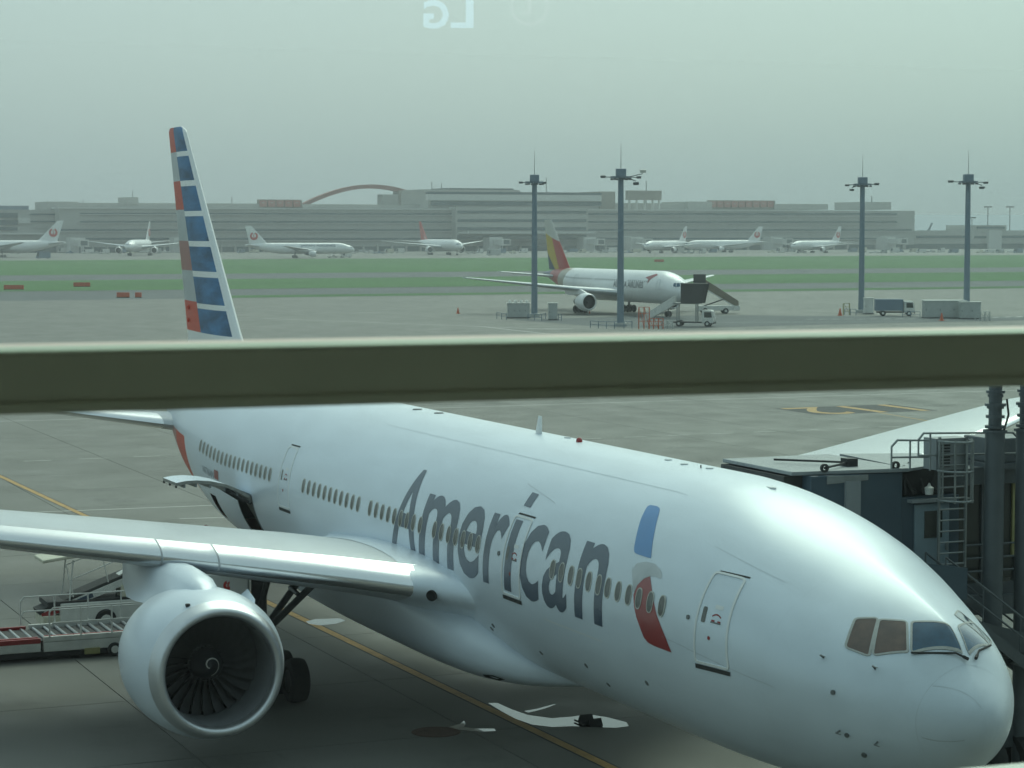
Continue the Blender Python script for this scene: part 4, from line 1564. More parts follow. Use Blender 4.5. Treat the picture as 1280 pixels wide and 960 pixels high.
TB = thing('terminal_building', 'long far terminal with stacked dark window bands, a raised middle block and roof signs', 'building', (0, 0, 0))
fpart('wall', 74, 1143, 261.5, 326, 'b_wall', TB, FXB, 60)
fpart('parapet', 73, 1000, 260.6, 262.4, 'b_light', TB, FXB-1.2, 61)
for v0, v1, u0, u1 in ((266.2, 268.8, 100, 1122), (276.2, 278.8, 100, 1122), (286.2, 288.8, 70, 1140), (297.2, 299.8, 100, 1130)):
    uu = u0
    while uu < u1:
        ue = min(u1, uu+random.choice((38, 52, 70)))
        fpart('window_band', uu, ue-.5, v0, v1, 'b_glass', TB, FXB-.6, 2)
        uu = ue
    fpart('ledge', u0, u1, v1+.2, v1+.9, 'b_light', TB, FXB-1.6, 3)
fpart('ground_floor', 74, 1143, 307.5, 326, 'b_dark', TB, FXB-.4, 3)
for k in range(60):
    u = 80+k*17.8
    fpart('pier', u, u+2.2, 306, 326, 'b_wall', TB, FXB-2, 4)
# upper and middle blocks
fpart('roof_block', 60, 98, 252, 262, 'b_wall', TB, FXB+20, 40)
fpart('roof_block', 98, 330, 254, 262, 'b_wall', TB, FXB+25, 40)
fpart('roof_plant', 157, 173, 246.5, 255, 'b_wall', TB, FXB+24, 20)
fpart('roof_block', 378, 535, 255.5, 262, 'b_wall', TB, FXB+25, 40)
fpart('middle_block', 535, 752, 240, 262, 'b_wall', TB, FXB+10, 50)
fpart('middle_window', 534, 752, 240.2, 243.2, 'b_glass', TB, FXB+8, 3)
fpart('middle_window', 540, 752, 252, 257, 'b_glass', TB, FXB+8, 3)
fpart('middle_ledge', 535, 752, 243.4, 251, 'b_light', TB, FXB+7.4, 4)
fpart('middle_roof', 530, 650, 237, 240.4, 'b_wall', TB, FXB+14, 40)
fpart('middle_roof', 560, 642, 235.3, 237.4, 'b_dark', TB, FXB+16, 30)
fpart('stair_tower', 750, 769, 239.5, 262, 'b_wall2', TB, FXB+9, 40)
fpart('billboard', 785, 827, 238.2, 250, 'b_wall2', TB, FXB+12, 4)
for u in (787, 796, 806, 816, 824):
    fpart('billboard_post', u, u+1.2, 249.8, 262, 'b_light', TB, FXB+13, 2)
fpart('roof_block', 769, 860, 254, 262, 'b_wall', TB, FXB+25, 40)
fpart('roof_block', 860, 890, 252, 262, 'b_wall', TB, FXB+20, 40)
fpart('roof_block', 968, 1035, 255, 262, 'b_wall', TB, FXB+22, 40)
fpart('roof_block', 1080, 1114, 252.5, 262, 'b_wall', TB, FXB+20, 40)
fpart('entrance_block', 570, 735, 258.5, 300, 'b_wall', TB, FXB-8, 12)
for v0, v1 in ((263.5, 267.0), (274, 277.5), (284, 288), (294, 299)):
    fpart('window_band', 572, 733, v0, v1, 'b_glass', TB, FXB-8.6, 2)
fpart('shed_roof', 585, 745, 289.5, 292, 'b_light', TB, FXB-24, 26)
for u0, n_, wd, v0, v1, X in ((325, 5, 8.5, 250.5, 258.5, 24), (888, 9, 7.0, 251.5, 259, 22)):
    sgn = fpart('sign_frame', u0-2, u0+n_*(wd+2), v0-1, 262, 'b_wall2', TB, FXB+X+2, 3)
    for k in range(n_):
        u = u0+k*(wd+2)
        fpart('sign_character', u, u+wd, v0, v1, 'sign_red', TB, FXB+X, 2)
        fpart('sign_stroke', u+wd*.3, u+wd*.7, v0+2.5, v0+3.6, 'b_wall', TB, FXB+X-.4, 1)
for u, v in ((166, 238), (104, 250), (290, 246), (540, 228), (683, 222), (552, 229), (808, 226), (1090, 245)):
    fpart('roof_mast', u-.25, u+.25, v, 258, 'b_dark', TB, FXB+30, .6)
LB = thing('terminal_wing', 'lower grey terminal wing with blue glazing left of the blank wall', 'building')
fpart('wall', -60, 74, 262, 326, 'b_wall', LB, FXB+12, 50)
for v0, v1 in ((266, 272), (275, 281), (284, 288)):
    fpart('window_band', -60, 22, v0, v1, 'b_glass', LB, FXB+11, 3)
    fpart('window_band', 38, 72, v0+1, v1-3, 'b_glass', LB, FXB+11, 3)
fpart('light_panel', 23, 38, 272, 279, 'b_light', LB, FXB+10, 3)
fpart('ledge', -60, 74, 291, 293, 'b_light', LB, FXB+8, 6)
fpart('roof_block', -60, 36, 257, 262.4, 'truck_blue', LB, FXB+40, 40)
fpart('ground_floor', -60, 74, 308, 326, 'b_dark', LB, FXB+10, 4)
RB = thing('pier_building', 'low concourse running on beyond the square end of the far terminal', 'building')
fpart('wall', 1143, 1420, 288, 326, 'b_wall', RB, FXB+6, 40)
for u0, u1, v0, v1 in ((1146, 1209, 294.5, 297.5), (1219, 1240, 295, 298), (1252, 1300, 294.5, 297.5)):
    fpart('window_band', u0, u1, v0, v1, 'b_glass', RB, FXB+5, 3)
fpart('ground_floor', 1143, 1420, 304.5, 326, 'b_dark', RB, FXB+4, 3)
fpart('upper_block', 1212, 1258, 281.5, 290, 'b_wall', RB, FXB+8, 30)
fpart('upper_window', 1222, 1256, 283, 286, 'b_glass', RB, FXB+7, 2)
fpart('stair_tower', 1236, 1252, 288, 326, 'b_light', RB, FXB+2, 8)
# red-brown arch standing behind the roof, with its tower
AR = thing('arch', 'red brown arch rising over the far terminal roof', 'arch')
pts = []
for k in range(25):
    t_ = k/24
    u = 380+150*t_
    vv = 262-29*math.sin(PI*(.05+.80*t_))**.9
    pts.append((u, vv))
rings = []
for i, (u, vv) in enumerate(pts):
    c = at_x(u, vv, 1400)
    th_ = 2.6
    rings.append([Vector((1400+dx, c.y, c.z+dz)) for dx, dz in ((0, -th_/2), (6, -th_/2), (6, th_/2), (0, th_/2))])
MB().loft(rings).build('arch_rib', 'arch_red', AR)
AT = thing('tower', 'brown block tower where the red arch comes down', 'tower')
fpart('shaft', 499, 517, 238, 262, 'b_wall2', AT, 1398, 12)
fpart('side_block', 478, 499, 243, 262, 'b_wall', AT, 1399, 10)
# distant light masts and a crane
for i, (u, v, lb) in enumerate(((1235, 258.5, 'faint distant light mast above the concourse stair tower'), (1262.5, 258.5, 'faint distant light mast at the far end of the concourse'), (1215, 272, 'short faint light mast just behind the grey lamp pole'))):
    lm = thing('light_mast', lb, 'light mast', group='faint light masts beyond the concourse')
    c = at_x(u, v, 1460)
    MB().tube((1460, c.y, 0), (1460, c.y, c.z), .35, 8).build('mast', 'b_dark', lm)
    MB().box(1459, 1461, c.y-3, c.y+3, c.z-.6, c.z+.4).build('lamp_bar', 'b_dark', lm)
cr = thing('crane', 'small blue grey crane showing above the concourse roof', 'crane')
c = at_x(1161, 288, 1450)
MB().bar((1450, c.y, 0), (1450, c.y, c.z+1), 1.6, 1.6).build('mast', 'rail_blue', cr)
d = at_x(1165, 279, 1450)
MB().bar((1450, c.y, c.z+.5), (1450, d.y, d.z), 1.0, 1.2).build('jib', 'rail_blue', cr)


# boarding bridges at the far stands
def far_bridge(u, v, X, label, ln=16, sgn=1):
    t_ = thing('boarding_bridge', label, 'boarding bridge', group='boarding bridges of the far terminal')
    q = at_x(u, v, X)
    y = q.y
    MB().box(X-ln, X, y-2, y+2, 4.3, 7.6).build('tunnel', 'b_light', t_)
    MB().box(X-ln-4, X-ln, y-2.8, y+2.8, 3.9, 8.0).build('cab', 'gse_white', t_)
    MB().box(X-3, X+8, y-4.5, y+4.5, 0, 9).build('rotunda', 'b_light', t_)
    for dy in (-1.5, 1.5):
        MB().box(X-ln+.5, X-ln+1.3, y+dy-.3, y+dy+.3, 0, 4.3).build('leg', 'b_dark', t_)
    MB().box(X-ln-3.9, X-ln-4.05, y-2, y+2, 4.6, 7.3).build('cab_opening', 'b_dark', t_)


for u, lb in ((96, 'pale boarding bridge beside the tail at the blank terminal wall'), (225, 'pale boarding bridge seen past the striped fin'), (618, 'pale boarding bridge just left of the first grey lamp pole'), (735, 'pale boarding bridge behind the red tail of the stand airliner'), (794, 'pale boarding bridge in front of an airliner nose'), (968, 'pale boarding bridge between two white airliners'), (1110, 'pale boarding bridge near the square end of the far terminal')):
    far_bridge(u, 310, FXB-22, lb)


# ------------------------------------------------------------------ small vehicles
def wheels_at(parent, spots, r, wd=.22):
    for x, y in spots:
        o = MB().lathe([(-wd/2, r*.4), (-wd/2, r*.85), (-wd*.3, r), (wd*.3, r), (wd/2, r*.85), (wd/2, r*.4)], (x, y, r), 16, 'y').build('wheel', 'rubber', parent, smooth=40)
        MB().lathe([(-wd*.52, .001), (-wd*.5, r*.45), (wd*.5, r*.45), (wd*.52, .001)], (x, y, r), 10, 'y').build('rim', 'gse_white', o)


def van(loc, rz, label, body='gse_white', L=4.6, H=1.9, group='vehicles parked along the far terminal', kind='van'):
    """x forward"""
    t_ = thing('service_van' if kind == 'van' else 'baggage_tug', label, 'van' if kind == 'van' else 'tug', loc, rz, group)
    W = 1.7
    if kind == 'van':
        prof = [(-L/2, .35), (L/2, .35), (L/2, .95), (L/2-.25, 1.1), (L/2-.95, H-.02), (-L/2, H)]
    else:
        prof = [(-L/2, .3), (L/2, .3), (L/2, .9), (.2, .95), (0, 1.7), (-.9, 1.75), (-.95, .95), (-L/2, .9)]
    MB().poly([(x, -W/2, z) for x, z in prof], (0, W, 0)).build('body', body, t_, bevel=.05)
    for sg in (-1, 1):
        if kind == 'van':
            MB().poly([(L/2-1.6, sg*(W/2+.004), 1.1), (L/2-.45, sg*(W/2+.004), 1.1), (L/2-1.0, sg*(W/2+.004), H-.15), (L/2-1.6, sg*(W/2+.004), H-.15)]).build('side_window', 'dark_glass', t_)
    if kind == 'van':
        MB().poly([(L/2-.23, -.7, 1.14), (L/2-.23, .7, 1.14), (L/2-.9, .65, H-.1), (L/2-.9, -.65, H-.1)], (.02, 0, .012)).build('windscreen', 'dark_glass', t_)
    wheels_at(t_, [(sx*L*.32, sy*(W/2-.08)) for sx in (-1, 1) for sy in (-1, 1)], .34)
    return t_


rnd = random.Random(3)
def far_van(u, v, label, col, kind='van', L=5.0, H=2.1):
    q = gp(u, v)
    return van((q.x, q.y, 0), R_(90)+rnd.uniform(-.5, .5), label, col, L, H, kind=kind)


far_van(54, 323.5, 'dark blue van parked under the tail by the blank terminal wall', 'truck_blue', L=7, H=3.4)
far_van(416, 322.3, 'pale tow tug just ahead of the side-on airliner', 'gse_white', 'tug', 5.5)
far_van(433, 322, 'white van a little ahead of the tow tug', 'gse_white', L=5, H=2.4)
far_van(617, 319.5, 'grey truck parked left of the first grey lamp pole', 'cabinet', L=8, H=3.4)
vc = ['gse_white', 'cabinet', 'gse_white', 'truck_blue', 'gse_cream']
spots = [12, 20, 78, 86, 98, 108, 120, 132, 152, 163, 180, 196, 206, 300, 316, 440, 452, 462, 474, 486, 498, 590, 600, 628, 640, 652, 690, 706, 716, 728, 742, 754, 764, 786, 796, 850, 862, 876, 890, 966, 974, 988, 1002, 1066, 1078, 1092, 1104, 1118, 1128, 1140, 1152, 1164, 1178, 1192, 1226, 1238, 1250, 1262, 1272]
for i, u in enumerate(spots):
    kd = 'van' if i % 3 else 'tug'
    zone = [z_ for lim, z_ in ((75, 'below the left wing of the far terminal'), (215, 'below the blank end of the far terminal'), (330, 'under the tail of the side-on airliner'), (520, 'below the red roof arch'), (690, 'by the bridges left of the grey lamp poles'), (780, 'between the two grey lamp poles'), (960, 'behind the two overlapping white airliners'), (1060, 'under the last white airliner of the row'), (1145, 'near the square end of the far terminal'), (2000, 'at the foot of the low concourse')) if u < lim][0]
    cw = {'gse_white': 'white', 'cabinet': 'grey', 'truck_blue': 'dark blue', 'gse_cream': 'cream'}[vc[i % 5]]
    far_van(u+rnd.uniform(-2, 2), 316.6+rnd.uniform(-.8, .8)-(.6 if u > 700 else 0), 'tiny %s %s %s' % (cw, 'service van' if kd == 'van' else 'baggage tug', zone), vc[i % 5], kd, rnd.uniform(4, 7.5), rnd.uniform(1.9, 3.3))

# ================================================================== APRON LAMP POLES
def lamp_pole(u, v, label, heads):
    q = gp(u, v)
    t_ = thing('lamp_pole', label, 'lamp pole', (q.x, q.y, 0), YAW, 'tall floodlight poles on the apron')
    H = 21.7
    MB().tube((0, 0, 0), (0, 0, H), .52, 14, .40).build('pole', 'pole', t_, smooth=40)
    MB().lathe([(0, .95), (.5, .95), (.55, .6)], (0, 0, 0), 14, 'z').build('plinth', 'cabinet', t_)
    MB().lathe([(0, .3), (0, 1.5), (.25, 1.55), (.25, .3)], (0, 0, H-.1), 16, 'z').build('platform', 'pole', t_)
    MB().box(-.75, .75, -.75, .75, H+.15, H+1.25).build('control_box', 'rail_blue', t_, bevel=.08)
    MB().tube((0, 0, H+1.2), (0, 0, H+5.0), .05, 6, .02).build('lightning_rod', 'column', t_)
    for dy, dz, k in heads:
        f = MB().bar((0, dy*.3, H), (0, dy, H+dz*.6), .12, .12).build('lamp_arm', 'column', t_)
        MB().loft([[Vector((x*w_, dy+y*w_, H+dz+z)) for x, y in ((-.5, -.4), (.5, -.4), (.5, .4), (-.5, .4))] for z, w_ in ((-.2*k, .8*k), (.12*k, 1.0*k), (.2*k, .7*k))]).build('floodlight', 'column' if abs(dy) < 3 else 'gse_white', f)
    for i in range(6):
        a = 2*PI*i/6+.3
        o_ = MB().box(-.25, .25, -.2, .2, -.12, .14).build('floodlight', 'column', t_, loc=(1.35*math.cos(a), 1.35*math.sin(a), H-.28))
    return t_


lamp_pole(668, 396, 'grey floodlight pole between the long cabinet and the slim cabinet', [(2.2, .0, .9), (-1.6, -.05, .9)])
lamp_pole(775.5, 408, 'grey floodlight pole standing before the white airliner, lamps tilted on one side', [(2.6, .1, 1.0), (-3.2, .9, 1.2), (-2.2, -.9, 1.1), (-2.6, .0, .9)])
lamp_pole(1076.5, 391, 'grey floodlight pole beside the slim white cabinet and blue box truck', [(2.6, -.1, .9), (-2.4, .1, 1.0), (1.8, -.9, .9)])
lamp_pole(1208, 397, 'grey floodlight pole rising behind the long grey shed', [(2.8, .1, 1.0), (-2.8, -.1, .9), (-2.2, -.9, 1.0)])

# service road round the poles
px = [gp(655, 397), gp(720, 396), gp(800, 393), gp(930, 394), gp(1280, 394), gp(1400, 394)]
sr = MB()
top_ = [(640, 399), (700, 398.2), (800, 395), (930, 394), (1020, 395), (1300, 396)]
bot_ = [(645, 400.2), (690, 403.6), (740, 408), (830, 411), (1020, 406.2), (1300, 400)]
sr.loft([[tuple(gp(*a))[:2]+(.012,), tuple(gp(*b))[:2]+(.012,)] for a, b in zip(top_, bot_)], closed=False, caps=False)
struct(sr.build('service_road', 'asphalt'), 'dark asphalt service road between the lamp poles')
for k in range(11):
    u = 1008+k*16
    if 1090 < u < 1260 and u % 2 == 1:
        continue
    a, b = gp(u, 399.2-.004*(u-1008)), gp(u+9, 399.0-.004*(u-1008))
    stripe(a, b, .5, name='painted_dash', z=.017)
for k in range(4):
    a, b = gp(1240+k*15, 397-.3*k), gp(1248+k*15, 396.4-.3*k)
    stripe(a, b, .7, name='painted_dash', z=.017)
stripe(gp(880, 403), gp(1150, 402.5), .3, z=.017)


def cabinet(u, v, w_, h_, d_, label, panels=1, m='cabinet', name='equipment_cabinet', caps=0):
    q = gp(u, v)
    t_ = thing(name, label, 'cabinet' if name == 'equipment_cabinet' else 'shed', (q.x, q.y, 0), YAW)
    MB().box(-d_/2, d_/2, -w_/2, w_/2, .12, h_).build('housing', m, t_, bevel=.03)
    MB().box(-d_/2-.1, d_/2+.1, -w_/2-.1, w_/2+.1, 0, .14).build('base', 'gse_dark', t_)
    MB().box(-d_/2-.12, d_/2+.12, -w_/2-.12, w_/2+.12, h_, h_+.12).build('roof', 'gse_white', t_)
    for k in range(panels):
        a = -w_/2+w_*k/panels+.06
        b = -w_/2+w_*(k+1)/panels-.06
        MB().box(-d_/2-.03, -d_/2, a, b, .3, h_-.15).build('door_panel', m, t_)
        MB().box(-d_/2-.06, -d_/2-.03, b-.2, b-.12, h_*.45, h_*.55).build('handle', 'gse_dark', t_)
    for k in range(caps):
        y = -w_/2+w_*(k+.5)/caps
        MB().lathe([(0, .25), (.35, .25), (.42, .12), (.42, .001)], (0, y, h_+.12), 10, 'z').build('roof_vent', 'gse_white', t_)
    return t_


cabinet(648, 397.5, 3.6, 2.35, 1.6, 'wide grey equipment cabinet with round roof vents', 4, caps=4)
cabinet(691, 400, 1.4, 2.6, 1.2, 'slim grey cabinet standing alone right of the first lamp pole', 1)
cabinet(1085.5, 392.5, 1.5, 2.6, 1.2, 'slim white cabinet touching the lamp pole by the blue truck', 1, 'gse_white')
cabinet(1180, 397.5, 6.6, 2.75, 2.6, 'long grey shed with a pale roof edge beside the blue box truck', 3, name='equipment_shed')
cabinet(1212, 398.5, 3.2, 2.6, 1.6, 'pale grey cabinet right behind the foot of the far right lamp pole', 2)


def railing(pts, label, h_=1.0, m='rail_blue'):
    t_ = thing('guard_railing', label, 'railing', group='low guard railings round the lamp poles')
    for i, (u, v) in enumerate(pts):
        q = gp(u, v)
        MB().tube((q.x, q.y, 0), (q.x, q.y, h_), .06, 6).build('post', m, t_)
        if i:
            for hh in (.5, h_):
                MB().tube((pq.x, pq.y, hh), (q.x, q.y, hh), .045, 6).build('rail', m, t_)
        pq = q
    return t_


railing([(621, 398.5), (627, 399.3), (633, 400)], 'short blue railing left of the wide cabinet')
railing([(660, 400.4), (668, 400.8), (677, 401), (682, 399)], 'blue railing round the first lamp pole foot')
railing([(698, 400.5), (702, 401.2)], 'two blue posts right of the slim cabinet')
railing([(738, 409.8), (748, 410.4), (758, 410.8), (768, 411), (780, 411), (790, 410.6)], 'blue grey railing in front of the second lamp pole')
railing([(1056, 393.5), (1063, 394), (1070, 394.3)], 'railing left of the lamp pole with the white cabinet')
railing([(1128, 396.6), (1138, 397), (1150, 397.3)], 'low railing in front of the blue box truck')


# orange lattice works gear by the second pole, carts, cones, barriers
def lattice(u, v, w_, h_, label, m='orange', n=4):
    q = gp(u, v)
    t_ = thing('scaffold_frame', label, 'frame', (q.x, q.y, 0), YAW)
    for k in range(n+1):
        y = -w_/2+w_*k/n
        for x in (-.4, .4):
            MB().tube((x, y, 0), (x, y, h_), .05, 6).build('upright', m, t_)
        if k:
            for z in (h_*.35, h_*.7, h_):
                MB().tube((-.4, y-w_/n, z), (-.4, y, z), .04, 6).build('cross_bar', m, t_)
            MB().tube((-.4, y-w_/n, .1), (-.4, y, h_), .035, 6).build('diagonal', m, t_)
    return t_


lattice(805, 411, 1.5, 3.1, 'tall narrow orange lattice frame right of the second lamp pole', n=2)
lattice(820, 411, 2.0, 1.5, 'lower orange lattice frame beside the tall one', n=3)
lattice(834, 411, 1.5, 1.1, 'small grey lattice frame next to the stair truck', 'cabinet', n=2)
lattice(1058, 393.5, 1.0, 1.9, 'yellow lattice stand left of the lamp pole with the white cabinet', 'yellow_panel', n=1)
lattice(1228, 401, 2.2, 1.4, 'grey cage cart right of the far right lamp pole', 'cabinet', n=3)


def cone(u, v, label, s=1.0):
    q = gp(u, v)
    t_ = thing('traffic_cone', label, 'cone', (q.x, q.y, 0), 0, 'orange cones standing about the apron')
    MB().box(-.25*s, .25*s, -.25*s, .25*s, 0, .05).build('base', 'orange', t_)
    MB().lathe([(.05, .2*s), (.75*s, .05*s), (.78*s, .001)], (0, 0, 0), 12, 'z').build('cone', 'orange', t_, smooth=40)
    return t_


cone(572.5, 392, 'single orange cone left of the wide cabinet', 1.3)
cone(1050, 394.5, 'orange cone at the foot of the yellow lattice stand', 1.6)
cone(1177, 401, 'orange cone in front of the long grey shed', 1.6)


def barrier(u0, u1, v, label):
    a, b = gp(u0, v), gp(u1, v)
    t_ = thing('barrier_board', label, 'barrier', tuple((a+b)/2), 0, 'red barrier boards by the taxiway')
    d = (b-a)/2
    n_ = 3
    for k in range(n_):
        p, q = -d+2*d*k/n_, -d+2*d*(k+.96)/n_
        MB().bar((p.x, p.y, .55), (q.x, q.y, .55), .35, 1.05).build('board', 'orange', t_)
    MB().bar((-d.x, -d.y, .06), (d.x, d.y, .06), .7, .12).build('foot', 'gse_dark', t_)


barrier(146, 162, 372, 'longer red barrier board on the dark taxiway by the striped fin')
barrier(169, 177, 372, 'short red barrier board on the dark taxiway by the striped fin')
barrier(5, 30, 362, 'red barrier board on the grass strip at the picture edge')
barrier(92, 113, 358.5, 'red barrier board on the grass strip further off')
barrier(818, 830, 327.5, 'faint red barrier board on the far grass')


# ------------------------------------------------------------------ box truck, stair trucks
def truck(loc, rz, label, box_m, kind='box', name='box_truck', cat='truck'):
    """x forward; cab at +x"""
    t_ = thing(name, label, cat, loc, rz)
    MB().bar((-2.9, 0, .62), (3.0, 0, .62), 1.0, .22).build('chassis', 'gse_dark', t_)
    cabp = [(1.5, .55), (3.15, .55), (3.2, 1.25), (3.0, 2.25), (2.8, 2.42), (1.5, 2.42)]
    c_ = MB().poly([(x, -1.05, z) for x, z in cabp], (0, 2.1, 0)).build('cab', 'gse_white', t_, bevel=.06)
    MB().poly([(3.215, -.92, 1.32), (3.215, .92, 1.32), (3.035, .88, 2.2), (3.035, -.88, 2.2)], (.012, 0, .003)).build('windscreen', 'dark_glass', c_)
    for sg in (-1, 1):
        MB().poly([(1.85, sg*1.06, 1.35), (3.0, sg*1.06, 1.35), (2.88, sg*1.06, 2.15), (1.85, sg*1.06, 2.15)]).build('side_window', 'dark_glass', c_)
        MB().box(3.16, 3.24, sg*.75-.17, sg*.75+.17, .72, .9).build('headlight', 'roller', c_)
    MB().box(3.15, 3.28, -1.05, 1.05, .42, .66).build('bumper', 'gse_dark', t_)
    if kind == 'box':
        MB().box(-3.2, 1.35, -1.12, 1.12, .85, 2.75).build('box_body', box_m, t_, bevel=.03)
    wheels_at(t_, [(2.3, -.92), (2.3, .92), (-1.9, -.92), (-1.9, .92)], .45, .3)
    return t_


q = gp(1122, 395)
truck((q.x+1, q.y, 0), R_(-118), 'truck with blue grey box body and white cab beside the grey shed', 'truck_blue')


def air_stairs(root, x0, x1, z0, z1, y, w_, m_side, n_=14):
    """flight rising from x0 (low) to x1 (high)"""
    for k in range(n_):
        t0 = k/n_
        X = x0+(x1-x0)*t0
        Z = z0+(z1-z0)*(k+1)/n_
        MB().box(min(X, X+(x1-x0)/n_), max(X, X+(x1-x0)/n_), y-w_/2, y+w_/2, Z-.06, Z).build('step', 'galv', root)
    for sg in (-1, 1):
        MB().poly([(x0, y+sg*w_/2, z0-.15), (x1, y+sg*w_/2, z1-.25), (x1, y+sg*w_/2, z1+1.1), (x0, y+sg*w_/2, z0+.95)], (0, sg*.05, 0)).build('side_panel', m_side, root)


# stair truck at the right of the airliner: white truck, stairs rising away from the cab to a hooded platform
q = gp(866, 408)
ST = truck((q.x, q.y, 0), R_(-128), 'white stair truck with a dark hooded platform before the airliner nose', 'gse_white', 'stairs', 'stair_truck')
air_stairs(ST, -7.2, -2.6, .7, 3.4, 0, 1.5, 'gse_white')
MB().box(-2.8, .9, -1.0, 1.0, 3.3, 3.45).build('platform', 'galv', ST)
hd = MB()
hd.poly([(-1.6, -1.2, 3.4), (1.6, -1.2, 3.4), (2.2, -1.2, 6.2), (-1.6, -1.2, 6.2)], (0, .08, 0))
hd.poly([(-1.6, 1.12, 3.4), (1.6, 1.12, 3.4), (2.2, 1.12, 6.2), (-1.6, 1.12, 6.2)], (0, .08, 0))
hd.poly([(-1.6, -1.2, 6.2), (2.2, -1.2, 6.2), (2.2, 1.2, 6.2), (-1.6, 1.2, 6.2)], (0, 0, .1))
hd.poly([(-1.6, -1.1, 3.4), (-1.6, 1.1, 3.4), (-1.6, 1.1, 6.2), (-1.6, -1.1, 6.2)], (.06, 0, 0))
hd.build('hood', 'gse_dark', ST)
for sx in (-2.2, .6):
    for sy in (-.8, .8):
        MB().tube((sx, sy, .7), (sx, sy, 3.35), .09, 8).build('support_leg', 'galv', ST)
# long white stairs vehicle on the airliner's left side
q = gp(897, 392)
S2 = thing('boarding_stairs', 'long white boarding stairs with brown side panels sloping away from the nose', 'boarding stairs', (q.x, q.y, 0), R_(-108))
MB().box(-3.6, 3.6, -1.1, 1.1, .55, 1.35).build('chassis', 'gse_white', S2, bevel=.05)
wheels_at(S2, [(-2.3, -1.0), (-2.3, 1.0), (1.2, -1.0), (1.2, 1.0)], .5, .3)
air_stairs(S2, 3.4, -2.2, 1.2, 4.6, 0, 1.7, mat('brown side panel', (0.20, 0.17, 0.12), 0.6, var=0.15, vscale=1))
MB().box(-4.0, -2.2, -.9, .9, 4.5, 4.65).build('platform', 'galv', S2)
MB().poly([(-4.0, -.9, 4.65), (-2.2, -.9, 4.65), (-2.2, -.9, 6.6), (-4.0, -.9, 6.6)], (0, .06, 0)).build('platform_side', 'gse_dark', S2)
MB().poly([(-4.0, .84, 4.65), (-2.2, .84, 4.65), (-2.2, .84, 6.6), (-4.0, .84, 6.6)], (0, .06, 0)).build('platform_side', 'gse_dark', S2)
MB().bar((2.8, -.8, 1.2), (-2.5, -.8, 4.3), .12, .2).build('lift_beam', 'gse_white', S2)
MB().bar((-2.8, -.8, 1.2), (1.0, -.8, 2.5), .12, .2).build('lift_beam', 'gse_dark', S2)

# ================================================================== LOADING EQUIPMENT BY THE BIG AIRLINER
# belt loader reaching up to the bulk hold: axis along Y at X=45
BL = thing('belt_loader', 'white belt loader truck with sloping black belt, railings and cream awning', 'belt loader', (45, 8.0, 0))
MB().box(-.75, .75, -3.3, .85, .38, 1.05).build('body', 'gse_white', BL, bevel=.04)
MB().box(-.72, .72, -3.4, 1.3, .95, 1.12).build('deck', 'gse_dark', BL)
MB().box(-.70, .70, .80, 1.45, .28, .62).build('bumper', 'gse_cream', BL, bevel=.03)
wheels_at(BL, [(-.68, -2.4), (.68, -2.4)], .01)
for x in (-.70, .70):
    for y in (-.75, -2.7):
        MB().box(x-.02 if x < 0 else x-.05, x+.05 if x < 0 else x+.02, y-.52, y+.52, .36, .88).build('wheel_arch', 'dark', BL)
        o = MB().lathe([(-.13, .18), (-.13, .32), (-.08, .38), (.08, .38), (.13, .32), (.13, .18)], (x*1.03, y, .38), 20, 'x').build('wheel', 'rubber', BL, smooth=40)
        MB().lathe([(-.135, .001), (-.13, .2), (.13, .2), (.135, .001)], (x*1.03, y, .38), 12, 'x').build('rim', 'gse_white', o)
MB().bar((0, 1.55, .72), (0, -4.6, 2.95), .95, .16).build('belt', 'belt', BL)
for x in (-.52, .52):
    MB().bar((x, 1.35, .64), (x, -4.6, 2.80), .06, .24).build('belt_side_frame', 'gse_white', BL)
    MB().bar((x*1.06, .75, .86), (x*1.06, -.35, 1.26), .02, .15).build('name_panel', 'navy', BL)
    MB().bar((x*1.06, 1.45, .60), (x*1.06, .85, .83), .03, .22).build('red_end', 'red_trim', BL)
MB().bar((0, -.3, 1.28), (0, -2.0, 2.12), .5, .10).build('guard_roof', 'gse_white', BL)
rl = MB()
for x in (-.58,):
    P = [(x, y, .80+(1.55-y)*.3626) for y in (.35, -.9, -2.1, -3.3)]
    for a in P:
        rl.tube(a, (a[0], a[1]+.25, a[2]+1.15), .022, 6)
    for hh in (.6, 1.15):
        rl.path([(a[0], a[1]+.25*hh/1.15, a[2]+hh) for a in P], .02, 6)
rl.build('railing', 'gse_white', BL)
MB().poly([(-.75, 1.45, 2.50), (.75, 1.45, 2.50), (.75, .1, 2.66), (-.75, .1, 2.66)], (0, 0, .12)).build('awning', 'gse_cream', BL, bevel=.03)
MB().tube((-.62, .5, 1.1), (-.62, .35, 2.55), .03, 6).build('awning_post', 'gse_white', BL)
MB().tube((.62, .5, 1.1), (.62, .35, 2.55), .03, 6).build('awning_post', 'gse_white', BL)
MB().tube((-.6, .1, 2.62), (-.6, -1.0, 2.85), .03, 6).build('awning_brace', 'gse_white', BL)
MB().box(-.6, .0, -1.75, -1.35, 1.12, 1.55).box(-.35, -.05, -1.72, -1.4, 1.55, 1.72).build('driver_seat', 'gse_cream', BL, bevel=.03)
MB().tube((-.45, -1.2, 1.1), (-.45, -1.25, 1.6), .03, 6).build('steering_column', 'gse_dark', BL)

